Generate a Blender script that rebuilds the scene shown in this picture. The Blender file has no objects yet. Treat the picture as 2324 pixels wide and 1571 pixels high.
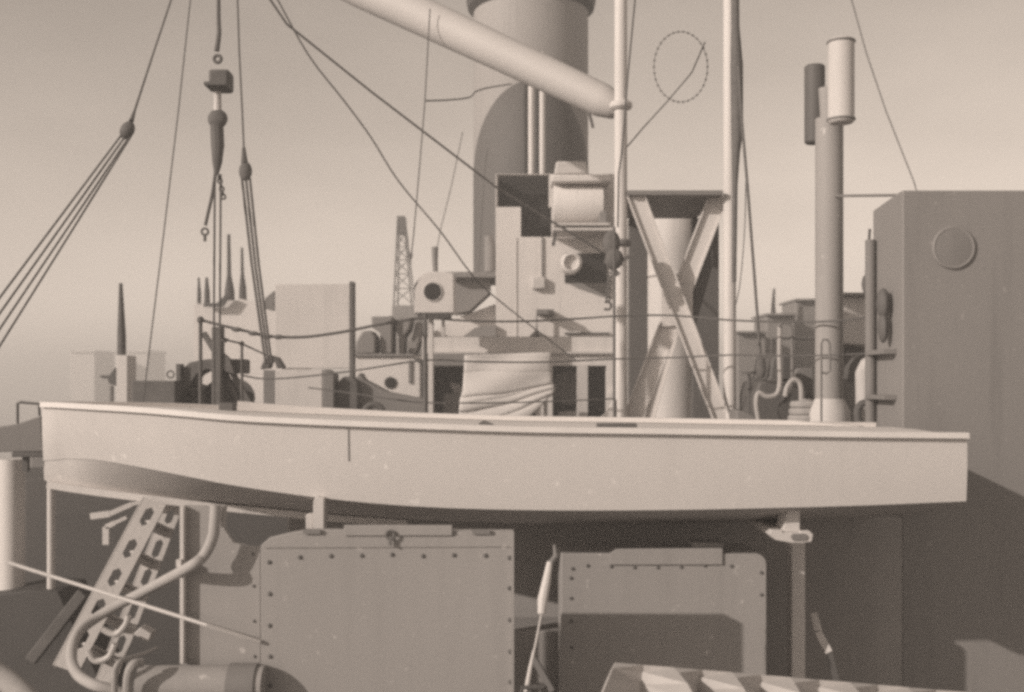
import bpy, bmesh, math, random
from mathutils import Vector, Matrix
random.seed(7)
R = math.radians
scn = bpy.context.scene
COL = scn.collection

# ------------------------------------------------------------------ camera
F = 2550.0; CX = 1162.0; HY = 868.0      # focal length and horizon, in units of a 2324 x 1571 frame
ZC = 2.2                                  # eye height above the weather deck
cam = bpy.data.cameras.new('camera'); camo = bpy.data.objects.new('camera', cam); COL.objects.link(camo)
cam.sensor_width = 36.0; cam.lens = 36.0*F/2324.0
cam.shift_y = (HY-785.5)/2324.0
cam.clip_start = 0.05; cam.clip_end = 6000
camo.location = (0, 0, ZC); camo.rotation_euler = (R(90), 0, 0)
cam.dof.use_dof = True; cam.dof.focus_distance = 6.0; cam.dof.aperture_fstop = 2.8
scn.camera = camo
scn.render.resolution_x = 1024; scn.render.resolution_y = 692

# ------------------------------------------------------------------ sky and sun
SUN_AZ = 55.0      # degrees to the left of the direction from the scene back to the camera
SUN_EL = 22.0
world = bpy.data.worlds.new('World'); scn.world = world; world.use_nodes = True
nt = world.node_tree; nt.nodes.clear()
sky = nt.nodes.new('ShaderNodeTexSky'); sky.sky_type = 'NISHITA'; sky.sun_disc = False
sky.sun_elevation = R(SUN_EL); sky.sun_rotation = R(180+SUN_AZ)
sky.air_density = 1.0; sky.dust_density = 0.4; sky.ozone_density = 1.0
bw = nt.nodes.new('ShaderNodeRGBToBW')
tint = nt.nodes.new('ShaderNodeMix'); tint.data_type = 'RGBA'; tint.blend_type = 'MULTIPLY'; tint.inputs[0].default_value = 1
tint.inputs[7].default_value = (1.0, 0.85, 0.725, 1)
bg = nt.nodes.new('ShaderNodeBackground'); bg.inputs[1].default_value = 0.12
out = nt.nodes.new('ShaderNodeOutputWorld')
# thin uneven veil of high haze over the whole sky
tcw = nt.nodes.new('ShaderNodeTexCoord'); nz = nt.nodes.new('ShaderNodeTexNoise'); nz.inputs['Scale'].default_value = 5.0; nz.inputs['Detail'].default_value = 6
mpw = nt.nodes.new('ShaderNodeMapping'); mpw.inputs['Scale'].default_value = (1, 1, 2.2); nt.links.new(tcw.outputs['Generated'], mpw.inputs['Vector']); nt.links.new(mpw.outputs[0], nz.inputs['Vector'])
mr = nt.nodes.new('ShaderNodeMapRange'); mr.inputs[1].default_value = 0.3; mr.inputs[2].default_value = 0.7; mr.inputs[3].default_value = 0.93; mr.inputs[4].default_value = 1.07
nt.links.new(nz.outputs[0], mr.inputs[0])
mm = nt.nodes.new('ShaderNodeMath'); mm.operation = 'MULTIPLY'
nt.links.new(sky.outputs[0], bw.inputs[0]); nt.links.new(bw.outputs[0], mm.inputs[0]); nt.links.new(mr.outputs[0], mm.inputs[1]); nt.links.new(mm.outputs[0], tint.inputs[6])
nt.links.new(tint.outputs[2], bg.inputs[0]); nt.links.new(bg.outputs[0], out.inputs[0])
sl = bpy.data.lights.new('sun', 'SUN'); sl.energy = 2.75; sl.angle = R(0.6); sl.color = (1.0, 0.885, 0.79)
so = bpy.data.objects.new('sun', sl); COL.objects.link(so)
sd = Vector((-math.sin(R(SUN_AZ))*math.cos(R(SUN_EL)), -math.cos(R(SUN_AZ))*math.cos(R(SUN_EL)), math.sin(R(SUN_EL))))
so.rotation_euler = sd.to_track_quat('Z', 'Y').to_euler(); so.location = sd*30
vs = scn.view_settings
vs.view_transform = 'Standard'; vs.look = 'None'; vs.exposure = 0.45; vs.gamma = 1.0; vs.use_curve_mapping = False
scn.render.engine = 'CYCLES'
scn.cycles.max_bounces = 6; scn.cycles.diffuse_bounces = 4
scn.cycles.pixel_filter_type = 'BLACKMAN_HARRIS'; scn.cycles.filter_width = 3.3
scn.cycles.use_denoising = False

# ------------------------------------------------------------------ materials
MATS = {}
def paint(name, v, rough=0.6, mott=0.10, grain=0.10, scale=3.0, streak=0.0, bump=0.05, spots=0.0, tintc=(1.03, 0.985, 0.955)):
    m = bpy.data.materials.new(name); m.use_nodes = True
    n = m.node_tree.nodes; l = m.node_tree.links; n.clear()
    o = n.new('ShaderNodeOutputMaterial'); b = n.new('ShaderNodeBsdfPrincipled'); l.new(b.outputs[0], o.inputs[0])
    b.inputs['Roughness'].default_value = rough; b.inputs['Specular IOR Level'].default_value = 0.25
    g = n.new('ShaderNodeNewGeometry')
    def noise(sc, det, vec=None):
        x = n.new('ShaderNodeTexNoise'); x.inputs['Scale'].default_value = sc; x.inputs['Detail'].default_value = det
        l.new(vec or g.outputs['Position'], x.inputs['Vector']); return x.outputs[0]
    def math_(op, a, c, d=None):
        x = n.new('ShaderNodeMath'); x.operation = op
        for i, q in enumerate((a, c, d)):
            if q is None: continue
            if isinstance(q, (int, float)): x.inputs[i].default_value = q
            else: l.new(q, x.inputs[i])
        return x.outputs[0]
    big = noise(scale, 5); fine = noise(140.0, 3)
    f = math_('MULTIPLY_ADD', math_('SUBTRACT', big, 0.5), mott*4, 1.0)
    f = math_('ADD', f, math_('MULTIPLY', math_('SUBTRACT', fine, 0.5), grain*4))
    if streak:
        mp = n.new('ShaderNodeMapping'); mp.inputs['Scale'].default_value = (9, 9, 0.7); l.new(g.outputs['Position'], mp.inputs['Vector'])
        s = noise(1.6, 4, mp.outputs[0])
        f = math_('SUBTRACT', f, math_('MULTIPLY', math_('MAXIMUM', math_('SUBTRACT', s, 0.52), 0.0), streak*6))
    if spots:
        sp = noise(22.0, 2)
        f = math_('ADD', f, math_('MULTIPLY', math_('MAXIMUM', math_('SUBTRACT', sp, 0.68), 0.0), spots*10))
    f = math_('MAXIMUM', f, 0.25)
    mx = n.new('ShaderNodeVectorMath'); mx.operation = 'SCALE'
    mx.inputs[0].default_value = tuple(v*t for t in tintc); l.new(f, mx.inputs['Scale'])
    l.new(mx.outputs[0], b.inputs['Base Color'])
    if bump:
        bp = n.new('ShaderNodeBump'); bp.inputs['Strength'].default_value = bump; bp.inputs['Distance'].default_value = 0.01
        l.new(noise(9.0, 4), bp.inputs['Height']); l.new(bp.outputs[0], b.inputs['Normal'])
    MATS[name] = m
    return m
paint('hull_paint', 0.57, 0.6, 0.03, 0.05, 1.6, 0.03, 0.06, 0.25)
paint('boat_deck', 0.70, 0.6, 0.05, 0.04, 2.0, 0.0)
paint('boat_bottom', 0.22, 0.6, 0.06, 0.05)
paint('rub_rail', 0.66, 0.6, 0.06, 0.05, 5)
paint('white', 0.60, 0.55, 0.05, 0.04, 1.2, 0.10)
paint('white_far', 0.61, 0.6, 0.04, 0.03, 0.6, 0.08)
paint('light', 0.56, 0.6, 0.06, 0.05, 1.5, 0.10)
paint('light_far', 0.52, 0.6, 0.05, 0.03, 0.6, 0.08)
paint('plate_grey', 0.32, 0.65, 0.04, 0.05, 1.6, 0.05, 0.10, 0.5)
paint('house_grey', 0.235, 0.65, 0.05, 0.05, 1.3, 0.08, 0.08, 0.3)
paint('mid_grey', 0.20, 0.65, 0.07, 0.05, 2.0, 0.08)
paint('far_grey', 0.22, 0.7, 0.06, 0.03, 0.5, 0.08)
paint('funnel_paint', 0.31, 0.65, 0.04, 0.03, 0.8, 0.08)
paint('funnel_shade_paint', 0.12, 0.65, 0.05, 0.03, 0.8, 0.08)  # dark tone painted for the shadow on the lower funnel
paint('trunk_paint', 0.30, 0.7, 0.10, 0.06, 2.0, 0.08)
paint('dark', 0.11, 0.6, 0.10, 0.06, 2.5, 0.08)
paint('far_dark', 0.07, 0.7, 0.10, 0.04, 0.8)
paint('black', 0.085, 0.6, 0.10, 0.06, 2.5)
paint('rust', 0.13, 0.8, 0.18, 0.08, 8.0)
paint('rope', 0.13, 0.9, 0.15, 0.10, 20)
paint('rope_light', 0.34, 0.9, 0.12, 0.10, 20)
paint('wire', 0.12, 0.7, 0.10, 0.05, 20)
paint('galv', 0.52, 0.5, 0.10, 0.06, 6)
paint('hose', 0.40, 0.7, 0.08, 0.06, 8)
paint('canvas', 0.60, 0.9, 0.06, 0.06, 4, 0.0, 0.25)
paint('pleat_canvas', 0.47, 0.9, 0.07, 0.06, 5, 0.0, 0.2)
paint('deck_paint', 0.12, 0.8, 0.12, 0.08, 2.0)
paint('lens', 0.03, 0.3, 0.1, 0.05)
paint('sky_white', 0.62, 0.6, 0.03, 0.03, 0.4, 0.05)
paint('boom_paint', 0.46, 0.6, 0.05, 0.04, 1.0, 0.0)
paint('wood', 0.26, 0.8, 0.12, 0.08, 6)

def water_mat():
    m = bpy.data.materials.new('water'); m.use_nodes = True
    n = m.node_tree.nodes; l = m.node_tree.links; b = n['Principled BSDF']
    b.inputs['Base Color'].default_value = (0.10, 0.095, 0.088, 1); b.inputs['Roughness'].default_value = 0.12
    t = n.new('ShaderNodeTexNoise'); t.inputs['Scale'].default_value = 0.9; t.inputs['Detail'].default_value = 6
    g = n.new('ShaderNodeNewGeometry'); l.new(g.outputs['Position'], t.inputs['Vector'])
    bp = n.new('ShaderNodeBump'); bp.inputs['Strength'].default_value = 0.5; bp.inputs['Distance'].default_value = 0.15
    l.new(t.outputs[0], bp.inputs['Height']); l.new(bp.outputs[0], b.inputs['Normal'])
    MATS['water'] = m
water_mat()

# ------------------------------------------------------------------ builders
def at(x, y, d): return Vector(((x-CX)/F*d, d, ZC-(y-HY)/F*d))
def px(w, d): return w/F*d

def catmull(pts, n=6):
    pts = [Vector(p) for p in pts]
    if len(pts) < 3: return pts
    res = []
    q = [2*pts[0]-pts[1]] + pts + [2*pts[-1]-pts[-2]]
    for i in range(1, len(q)-2):
        a, b, c, d = q[i-1:i+3]
        for k in range(n):
            t = k/n
            res.append(0.5*((2*b)+(c-a)*t+(2*a-5*b+4*c-d)*t*t+(3*b-a-3*c+d)*t**3))
    res.append(pts[-1]); return res

class MB:
    def __init__(s): s.v = []; s.f = []
    def add(s, vs, fs):
        o = len(s.v); s.v += [Vector(v) for v in vs]; s.f += [tuple(i+o for i in f) for f in fs]; return s
    def box(s, x0, x1, y0, y1, z0, z1):
        if x0 > x1: x0, x1 = x1, x0
        if y0 > y1: y0, y1 = y1, y0
        if z0 > z1: z0, z1 = z1, z0
        return s.add([(x, y, z) for z in (z0, z1) for y in (y0, y1) for x in (x0, x1)],
                     [(0, 2, 3, 1), (4, 5, 7, 6), (0, 1, 5, 4), (2, 6, 7, 3), (0, 4, 6, 2), (1, 3, 7, 5)])
    def pbox(s, x0, y0, x1, y1, d, t):            # front face fills the frame rectangle at depth d, t metres thick
        a = at(x0, y0, d); b = at(x1, y1, d)
        return s.box(a.x, b.x, d, d+t, b.z, a.z)
    def bar(s, a, b, w, t, up=(0, 1, 0)):         # rectangular bar, w across, t along 'up'
        a = Vector(a); b = Vector(b); z = (b-a).normalized(); u = Vector(up); u = (u-z*u.dot(z)).normalized(); x = z.cross(u)
        c = [(-w/2, -t/2), (w/2, -t/2), (w/2, t/2), (-w/2, t/2)]
        vs = [p+x*i+u*j for p in (a, b) for i, j in c]
        return s.add(vs, [(3, 2, 1, 0), (4, 5, 6, 7), (0, 1, 5, 4), (1, 2, 6, 5), (2, 3, 7, 6), (3, 0, 4, 7)])
    def tube(s, pts, r, n=10, smooth=0):
        pts = catmull(pts, smooth) if smooth else [Vector(p) for p in pts]
        m = len(pts); rs = r if isinstance(r, (list, tuple)) else [r]*m
        if len(rs) != m: rs = [rs[0]+(rs[-1]-rs[0])*i/(m-1) for i in range(m)]
        o = len(s.v); ref = None
        for i, p in enumerate(pts):
            t = (pts[min(i+1, m-1)]-pts[max(i-1, 0)]).normalized()
            if ref is None: ref = t.orthogonal().normalized()
            ref = (ref-t*ref.dot(t)).normalized(); bi = t.cross(ref)
            for k in range(n):
                an = 2*math.pi*k/n; s.v.append(p+ref*(math.cos(an)*rs[i])+bi*(math.sin(an)*rs[i]))
        for i in range(m-1):
            for k in range(n):
                a = o+i*n+k; b = o+i*n+(k+1) % n; s.f.append((a, b, b+n, a+n))
        s.f.append(tuple(o+k for k in reversed(range(n)))); s.f.append(tuple(o+(m-1)*n+k for k in range(n)))
        return s
    def lathe(s, c, prof, n=32, axis='z'):        # prof: (radius, height) list about a point
        c = Vector(c); o = len(s.v); m = len(prof)
        for r, h in prof:
            for k in range(n):
                a = 2*math.pi*k/n; q = (r*math.cos(a), r*math.sin(a), h)
                if axis == 'x': q = (h, r*math.cos(a), r*math.sin(a))
                elif axis == 'y': q = (r*math.cos(a), h, r*math.sin(a))
                s.v.append(c+Vector(q))
        for i in range(m-1):
            for k in range(n):
                a = o+i*n+k; b = o+i*n+(k+1) % n; s.f.append((a, b, b+n, a+n))
        s.f.append(tuple(o+k for k in reversed(range(n)))); s.f.append(tuple(o+(m-1)*n+k for k in range(n)))
        return s
    def prism(s, poly, d, t):                     # outline in frame units at depth d, pushed t metres back
        n = len(poly); a = [at(x, y, d) for x, y in poly]; b = [p+Vector((0, t, 0)) for p in a]
        return s.add(a+b, [tuple(range(n)), tuple(range(2*n-1, n-1, -1))]+[(i, i+n, (i+1) % n+n, (i+1) % n) for i in range(n)])
    def ring(s, c, r, tr, axis='y', n=28, k=8, a0=0.0, a1=2*math.pi):
        pts = []
        for i in range(n+1):
            a = a0+(a1-a0)*i/n; u, w = math.cos(a)*r, math.sin(a)*r
            pts.append(Vector(c)+Vector({'y': (u, 0, w), 'x': (0, u, w), 'z': (u, w, 0)}[axis]))
        return s.tube(pts, tr, k)
    def sphere(s, c, r, n=12, m=8, sc=(1, 1, 1)):
        prof = [(max(r*math.sin(math.pi*i/m), 1e-4), -r*math.cos(math.pi*i/m)) for i in range(m+1)]
        o = len(s.v); s.lathe((0, 0, 0), prof, n)
        for i in range(o, len(s.v)): s.v[i] = Vector(c)+Vector((s.v[i].x*sc[0], s.v[i].y*sc[1], s.v[i].z*sc[2]))
        return s
    def build(s, name, mat, parent=None, bevel=0.0, smooth=True, flip=True):
        me = bpy.data.meshes.new(name)
        if parent is not None: base = parent.matrix_world_base
        else:
            base = Vector(((min(v.x for v in s.v)+max(v.x for v in s.v))/2, (min(v.y for v in s.v)+max(v.y for v in s.v))/2, min(v.z for v in s.v)))
        me.from_pydata([v-base for v in s.v], [], s.f)
        if flip:
            bm = bmesh.new(); bm.from_mesh(me); bmesh.ops.recalc_face_normals(bm, faces=bm.faces); bm.to_mesh(me); bm.free()
        if smooth:
            for p in me.polygons: p.use_smooth = True
            me.set_sharp_from_angle(angle=R(35))
        me.materials.append(MATS[mat])
        o = bpy.data.objects.new(name, me); COL.objects.link(o)
        w = Obj(o, base)
        if parent is not None: o.parent = parent.o
        else: o.location = base
        if bevel:
            b = o.modifiers.new('bevel', 'BEVEL'); b.width = bevel; b.segments = 2; b.limit_method = 'ANGLE'
        return w
class Obj:
    def __init__(s, o, base): s.o = o; s.matrix_world_base = base
def tag(w, label, cat, group=None):
    w.o['label'] = label; w.o['category'] = cat
    if group: w.o['group'] = group
    return w
def structure(w): w.o['kind'] = 'structure'; return w
def thing(name, loc, label, cat, group=None):
    o = bpy.data.objects.new(name, None); COL.objects.link(o); o.location = loc; o.empty_display_size = 0.1
    return tag(Obj(o, Vector(loc)), label, cat, group)
# child of a child: mesh parts keep their vertices relative to the thing's base, so sub-parts share it
def holes_wall(mb, x0, y0, x1, y1, holes, d, t):
    xs = sorted({x0, x1, *[h[0] for h in holes], *[h[2] for h in holes]}); ys = sorted({y0, y1, *[h[1] for h in holes], *[h[3] for h in holes]})
    nx, ny = len(xs), len(ys)
    solid = lambda i, j: 0 <= i < nx-1 and 0 <= j < ny-1 and not any(h[0] <= (xs[i]+xs[i+1])/2 <= h[2] and h[1] <= (ys[j]+ys[j+1])/2 <= h[3] for h in holes)
    P = {}
    def vid(i, j, k):
        if (i, j, k) not in P:
            p = at(xs[i], ys[j], d); P[(i, j, k)] = len(mb.v); mb.v.append(Vector((p.x, d+t*k, p.z)))
        return P[(i, j, k)]
    for i in range(nx-1):
        for j in range(ny-1):
            if not solid(i, j): continue
            q = [(i, j), (i+1, j), (i+1, j+1), (i, j+1)]
            mb.f.append(tuple(vid(a, b, 0) for a, b in q)); mb.f.append(tuple(vid(a, b, 1) for a, b in reversed(q)))
            for (a, b), (oi, oj) in zip([(0, 1), (1, 2), (2, 3), (3, 0)], [(0, -1), (1, 0), (0, 1), (-1, 0)]):
                if not solid(i+oi, j+oj):
                    A, B = q[a], q[b]; mb.f.append((vid(*A, 0), vid(*A, 1), vid(*B, 1), vid(*B, 0)))
    return mb
def copies(src, parent, locs):                    # alike pieces that share one mesh
    for p in locs:
        c = src.o.copy(); COL.objects.link(c); c.parent = parent.o; c.location = Vector(p)
def rivet_set(parent, spots, d, r, mat):          # domed rivet heads standing proud of a plate
    mb = MB(); mb.lathe((0, 0, 0), [(r*0.35, -r*0.75), (r*0.8, -r*0.5), (r, 0.0)], 8, 'y')
    me = bpy.data.meshes.new('rivet'); me.from_pydata(mb.v, [], mb.f); me.materials.append(MATS[mat])
    bm = bmesh.new(); bm.from_mesh(me); bmesh.ops.recalc_face_normals(bm, faces=bm.faces); bm.to_mesh(me); bm.free()
    for x, y in spots:
        o = bpy.data.objects.new('rivet', me); COL.objects.link(o); o.parent = parent.o
        o.location = at(x, y, d)-parent.matrix_world_base
DECK = 0.0
TOPZ = ZC-0.75        # trunk deck behind the boat
WATER = -3.5

# ================================================================== THE SETTING
m = MB(); m.box(-400, 400, -60, 420, WATER-0.5, WATER); structure(m.build('water', 'water', smooth=False))
m = MB(); m.box(-9, 9, -2.5, 6.7, -0.3, DECK); structure(m.build('weather_deck', 'deck_paint', smooth=False))
m = MB(); a = at(2049, 0, 6.28).x
m.box(at(650, 0, 6.29).x, a+0.06, 6.287, 11.5, -0.3, TOPZ)
structure(m.build('trunk_deck', 'trunk_paint', bevel=0.02))
m = MB(); m.box(-9, at(650, 0, 6.40).x-0.01, 7.4, 11.5, -0.3, TOPZ-0.12); structure(m.build('trunk_bulkhead', 'black'))  # black paint stands in for the shade in the recess under the bow

# ================================================================== THE BOAT
def boat():
    C = 5.7
    #      frame x at gunwale, y gunwale, half beam, y chine, chine half beam, y keel
    st = [(95, 925, 0.03, 1046, 0.012, 1090), (130, 926, 0.12, 1042, 0.035, 1099), (200, 930, 0.25, 1044, 0.16, 1112), (300, 936, 0.38, 1060, 0.29, 1126),
          (400, 944, 0.48, 1079, 0.40, 1139), (540, 956, 0.57, 1105, 0.50, 1153), (740, 966, 0.63, 1132, 0.585, 1170), (950, 974, 0.66, 1150, 0.635, 1181),
          (1200, 982, 0.67, 1158, 0.655, 1188), (1500, 986, 0.67, 1158, 0.66, 1188), (1800, 991, 0.66, 1152, 0.65, 1184), (2000, 994, 0.65, 1146, 0.64, 1176), (2195, 996, 0.64, 1138, 0.63, 1166)]
    S = []
    for x, yg, bg, yc, bc, yk in st:
        S.append((at(x, 0, C-bg).x, bg, at(0, yg, C-bg).z, bc, at(0, yc, C-bc).z, at(0, yk, C).z))
    S2 = []
    for i in range(len(S)-1):
        p0, p1, p2, p3 = S[max(i-1, 0)], S[i], S[i+1], S[min(i+2, len(S)-1)]
        for k in range(4):
            t = k/4
            S2.append(tuple(0.5*(2*b+(c-a)*t+(2*a-5*b+4*c-d)*t*t+(3*b-a-3*c+d)*t**3) if 0 < i < len(S)-2 else b+(c-b)*t for a, b, c, d in zip(p0, p1, p2, p3)))
    S2.append(S[-1]); S = S2; n = len(S)
    root = thing('boat', (0, C, at(0, 1190, C).z), 'long pale flat-sided boat lying across the frame on deck chocks', 'boat')
    side = MB()
    for s in (-1, 1):
        o = len(side.v)
        for X, bg, zg, bc, zc, zk in S:
            for k in range(5):
                t = k/4; side.v.append(Vector((X, C+s*(bg+(bc-bg)*t+0.006*math.sin(math.pi*t)), zg+(zc-zg)*t)))
        for i in range(n-1):
            for k in range(4):
                a = o+i*5+k; side.f.append((a, a+1, a+6, a+5))
    # transom and stem closing
    X, bg, zg, bc, zc, zk = S[-1]
    side.add([(X, C-bg, zg), (X, C-bc, zc), (X, C, zk), (X, C+bc, zc), (X, C+bg, zg)], [(0, 1, 2, 3, 4)])
    X, bg, zg, bc, zc, zk = S[0]
    side.add([(X, C-bg, zg), (X, C-bc, zc), (X, C, zk), (X, C+bc, zc), (X, C+bg, zg)], [(0, 1, 2, 3, 4)])
    side.build('hull_side', 'hull_paint', root)
    bot = MB()
    for X, bg, zg, bc, zc, zk in S:
        bot.v += [Vector((X, C-bc+0.004, zc-0.002)), Vector((X, C-bc*0.5, (zc+zk)/2-0.012)), Vector((X, C, zk)), Vector((X, C+bc*0.5, (zc+zk)/2-0.012)), Vector((X, C+bc-0.004, zc-0.002))]
    for i in range(n-1):
        for k in range(4): bot.f.append((i*5+k, i*5+5+k, i*5+6+k, i*5+1+k))
    bot.build('hull_bottom', 'hull_paint', root)
    k = MB(); [k.bar((S[i][0], C-0.02, S[i][5]-0.014), (S[i+1][0], C-0.02, S[i+1][5]-0.014), 0.042, 0.034, (0, 0, 1)) for i in range(1, 27)]; k.build('keel', 'white', root)
    g = MB()
    for s in (-1, 1):
        pts = [Vector((q[0], C+s*(q[1]+0.006), q[2]+0.012)) for q in S]
        o = len(g.v)
        for p in pts: g.v += [p+Vector((0, s*0.018, 0.016)), p+Vector((0, s*0.022, -0.010)), p+Vector((0, -s*0.02, -0.012)), p+Vector((0, -s*0.03, 0.016))]
        for i in range(n-1):
            for q in range(4): g.f.append((o+i*4+q, o+i*4+(q+1) % 4, o+i*4+4+(q+1) % 4, o+i*4+4+q))
        g.f += [(o, o+1, o+2, o+3), tuple(o+(n-1)*4+q for q in range(4))]
    g.build('gunwale', 'rub_rail', root)
    d = MB(); i0 = 19
    for X, bg, zg, bc, zc, zk in S:
        for u in (-1, -0.6, 0, 0.6, 1): d.v.append(Vector((X, C+u*(bg-0.01), zg+0.004+0.012*(1-u*u))))
    for i in range(n-1):
        for q in range(4): d.f.append((i*5+q, i*5+q+1, i*5+6+q, i*5+5+q))
    d.build('deck_board', 'boat_deck', root)
    # raised far coaming that starts abruptly a quarter of the way along and dies away at the stern
    cmg = MB(); sel = [q for q in S if q[0] >= at(540, 0, 6.2).x and q[0] < S[-1][0]-0.02]
    o = 0
    for i, q in enumerate(sel):
        h = 0.036+0.022*max(0, 1-i/10.0)
        if i > len(sel)-5: h *= (len(sel)-i)/5.0
        y = C+q[1]-0.06
        cmg.v += [Vector((q[0], y-0.05, q[2]+0.01)), Vector((q[0], y-0.05, q[2]+h)), Vector((q[0], y+0.02, q[2]+h)), Vector((q[0], y+0.02, q[2]+0.01))]
    for i in range(len(sel)-1):
        for q in range(4): cmg.f.append((i*4+q, i*4+(q+1) % 4, i*4+4+(q+1) % 4, i*4+4+q))
    cmg.f += [(3, 2, 1, 0), tuple((len(sel)-1)*4+q for q in range(4))]
    cmg.build('coaming', 'boat_deck', root)
    zt = lambda x, y, dd: at(x, y, dd)
    m = MB(); a = zt(1356, 962, 5.3); b = zt(1447, 977, 5.3); m.box(a.x, b.x, 5.32, 5.38, b.z, a.z)
    w = m.build('cleat', 'dark', root, 0.004)
    m = MB(); m.prism([(1085, 962), (1098, 954), (1118, 962), (1126, 970), (1105, 975)], 5.38, 0.03); m.build('fairlead', 'rust', root)
    m = MB(); m.prism([(714, 962), (722, 955), (757, 951), (760, 955), (748, 963)], 5.38, 0.03); m.build('mooring_eye', 'rub_rail', root)
    m = MB(); p = [S[i] for i in range(n) if S[i][0] > at(757, 0, 5.06).x][0]
    X = p[0]
    hp = lambda t: Vector((X, C-(p[1]+(p[3]-p[1])*t+0.006*math.sin(math.pi*t))-0.001, p[2]+(p[4]-p[2])*t))
    m.bar(hp(0.03), hp(0.24), 0.006, 0.004); m.bar(hp(0.24), hp(0.46), 0.006, 0.004); m.build('butt_strap', 'mid_grey', root)
    m = MB(); a = at(503, 940, 5.9); m.box(at(500, 0, 5.9).x, at(534, 0, 5.9).x, 5.86, 5.94, at(0, 950, 5.9).z, at(0, 914, 5.9).z); m.build('towing_bitt', 'dark', root, 0.006)
boat()

# chocks and stands that carry the boat
c = thing('boat_chock', Vector((at(723, 0, 5.12).x, 5.11, DECK)), 'white wooden chock under the boat, showing just above the riveted screen', 'chock')
MB().prism([(711, 1900), (711, 1140), (716, 1128), (735, 1131), (735, 1900)], 5.06, 0.10).build('post', 'white', c, 0.003)
MB().pbox(694, 1168, 710.4, 1201, 5.08, 0.08).build('foot', 'light', c, 0.003)
c = thing('boat_stand', Vector((at(1812, 0, 5.6).x, 5.61, DECK)), 'grey post with a white wedge and wide bracket holding the boat stern', 'stand')
MB().prism([(1776, 1208), (1790, 1151), (1816, 1151), (1816, 1208)], 5.16, 0.14).build('wedge', 'white', c, 0.004)
MB().prism([(1744, 1212), (1752, 1203), (1776, 1203), (1776, 1208.6), (1816, 1208.6), (1816, 1205), (1838, 1205), (1846, 1213), (1843, 1230), (1826, 1233), (1796, 1233), (1760, 1226)], 5.15, 0.52).build('bracket', 'light', c, 0.004)
MB().prism([(1795, 1219), (1800, 1212), (1828, 1212), (1833, 1219), (1828, 1227), (1800, 1227)], 5.142, 0.008).build('pivot_plate', 'mid_grey', c)
z0 = at(0, 1233.5, 5.15).z; x0 = at(1797, 0, 5.56).x; x1 = at(1828, 0, 5.56).x
MB().box(x0, x1, 5.56, 5.66, DECK, z0).build('post', 'light', c, 0.006)

# ================================================================== FOREGROUND DECK GEAR
s = thing('riveted_screen', Vector((at(860, 0, 4.6).x, 4.66, DECK)), 'large grey steel screen plate with rows of rivets under the boat', 'steel screen')
w = MB(); zb = DECK
top = [(592, 1238), (610, 1222), (660, 1210), (700, 1203), (1166, 1205)]
pts = [at(x, y, 4.6) for x, y in top]
poly = [Vector((pts[0].x, 4.6, zb))] + pts + [Vector((pts[-1].x, 4.6, zb))]
n = len(poly); w.add(poly+[p+Vector((0, 0.05, 0)) for p in poly], [tuple(range(n)), tuple(range(2*n-1, n-1, -1))]+[(i, i+n, (i+1) % n+n, (i+1) % n) for i in range(n)])
w.build('plate', 'plate_grey', s, 0.003)
MB().prism([(600, 1242), (640, 1230), (700, 1216), (1163, 1216), (1163, 1241), (600, 1243.5)], 4.594, 0.0055).build('head_strap', 'plate_grey', s)
MB().pbox(781, 1192, 1026, 1216, 4.584, 0.0095).build('lid_flap', 'plate_grey', s, 0.002)
MB().pbox(688, 1202, 727, 1212, 4.584, 0.0095).build('hinge', 'mid_grey', s)
MB().pbox(1072, 1203, 1112, 1213, 4.584, 0.0095).build('hinge', 'mid_grey', s)
e = MB(); e.ring(at(886, 1214, 4.575), px(9, 4.88), px(2.6, 4.88), 'y', 16, 6); e.bar(at(886, 1222, 4.576), at(886, 1238, 4.576), px(6, 4.6), 0.012); e.build('eye_bolt', 'rust', s)
rivet_set(s, [(611, 1276), (681, 1265), (751, 1262), (821, 1261), (890, 1259), (960, 1262), (1030, 1260), (1102, 1261), (1156, 1266),
              (612, 1348), (612, 1420), (613, 1490), (614, 1556), (1156, 1335), (1157, 1407), (1158, 1479), (1158, 1548), (614, 1610), (1158, 1610), (1158, 1300)][:19], 4.6, px(5.5, 4.6), 'rust')
for x in (1164.2,):
    MB().box(at(1160, 0, 4.588).x, at(1166.5, 0, 4.588).x, 4.586, 4.5995, zb, at(0, 1206, 4.6).z).build('edge_angle', 'plate_grey', s)

SD = 4.65
s = thing('side_screen', Vector((at(490, 0, SD).x, SD+0.02, DECK)), 'plain grey steel panel beside the hose, left of the riveted screen', 'steel screen')
MB().prism([(413, 2030), (413, 1148), (500, 1150), (509, 1200), (530, 1232), (560, 1240), (591, 1241), (591, 2030)], SD, 0.03).build('plate', 'plate_grey', s, 0.002)
MB().box(at(408, 0, SD-0.04).x, at(417, 0, SD-0.04).x, SD-0.04, SD-0.001, at(0, 1508, SD-0.04).z, at(0, 1150, SD-0.04).z).build('edge_angle', 'white', s, 0.002)
rivet_set(s, [(574, 1258), (576, 1330), (577, 1410), (578, 1490)], SD, px(4.0, SD), 'rust')
MB().bar(at(413, 1278, SD-0.05), at(402, 1278, SD-0.05), 0.03, 0.03).build('lug', 'white', s)

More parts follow.
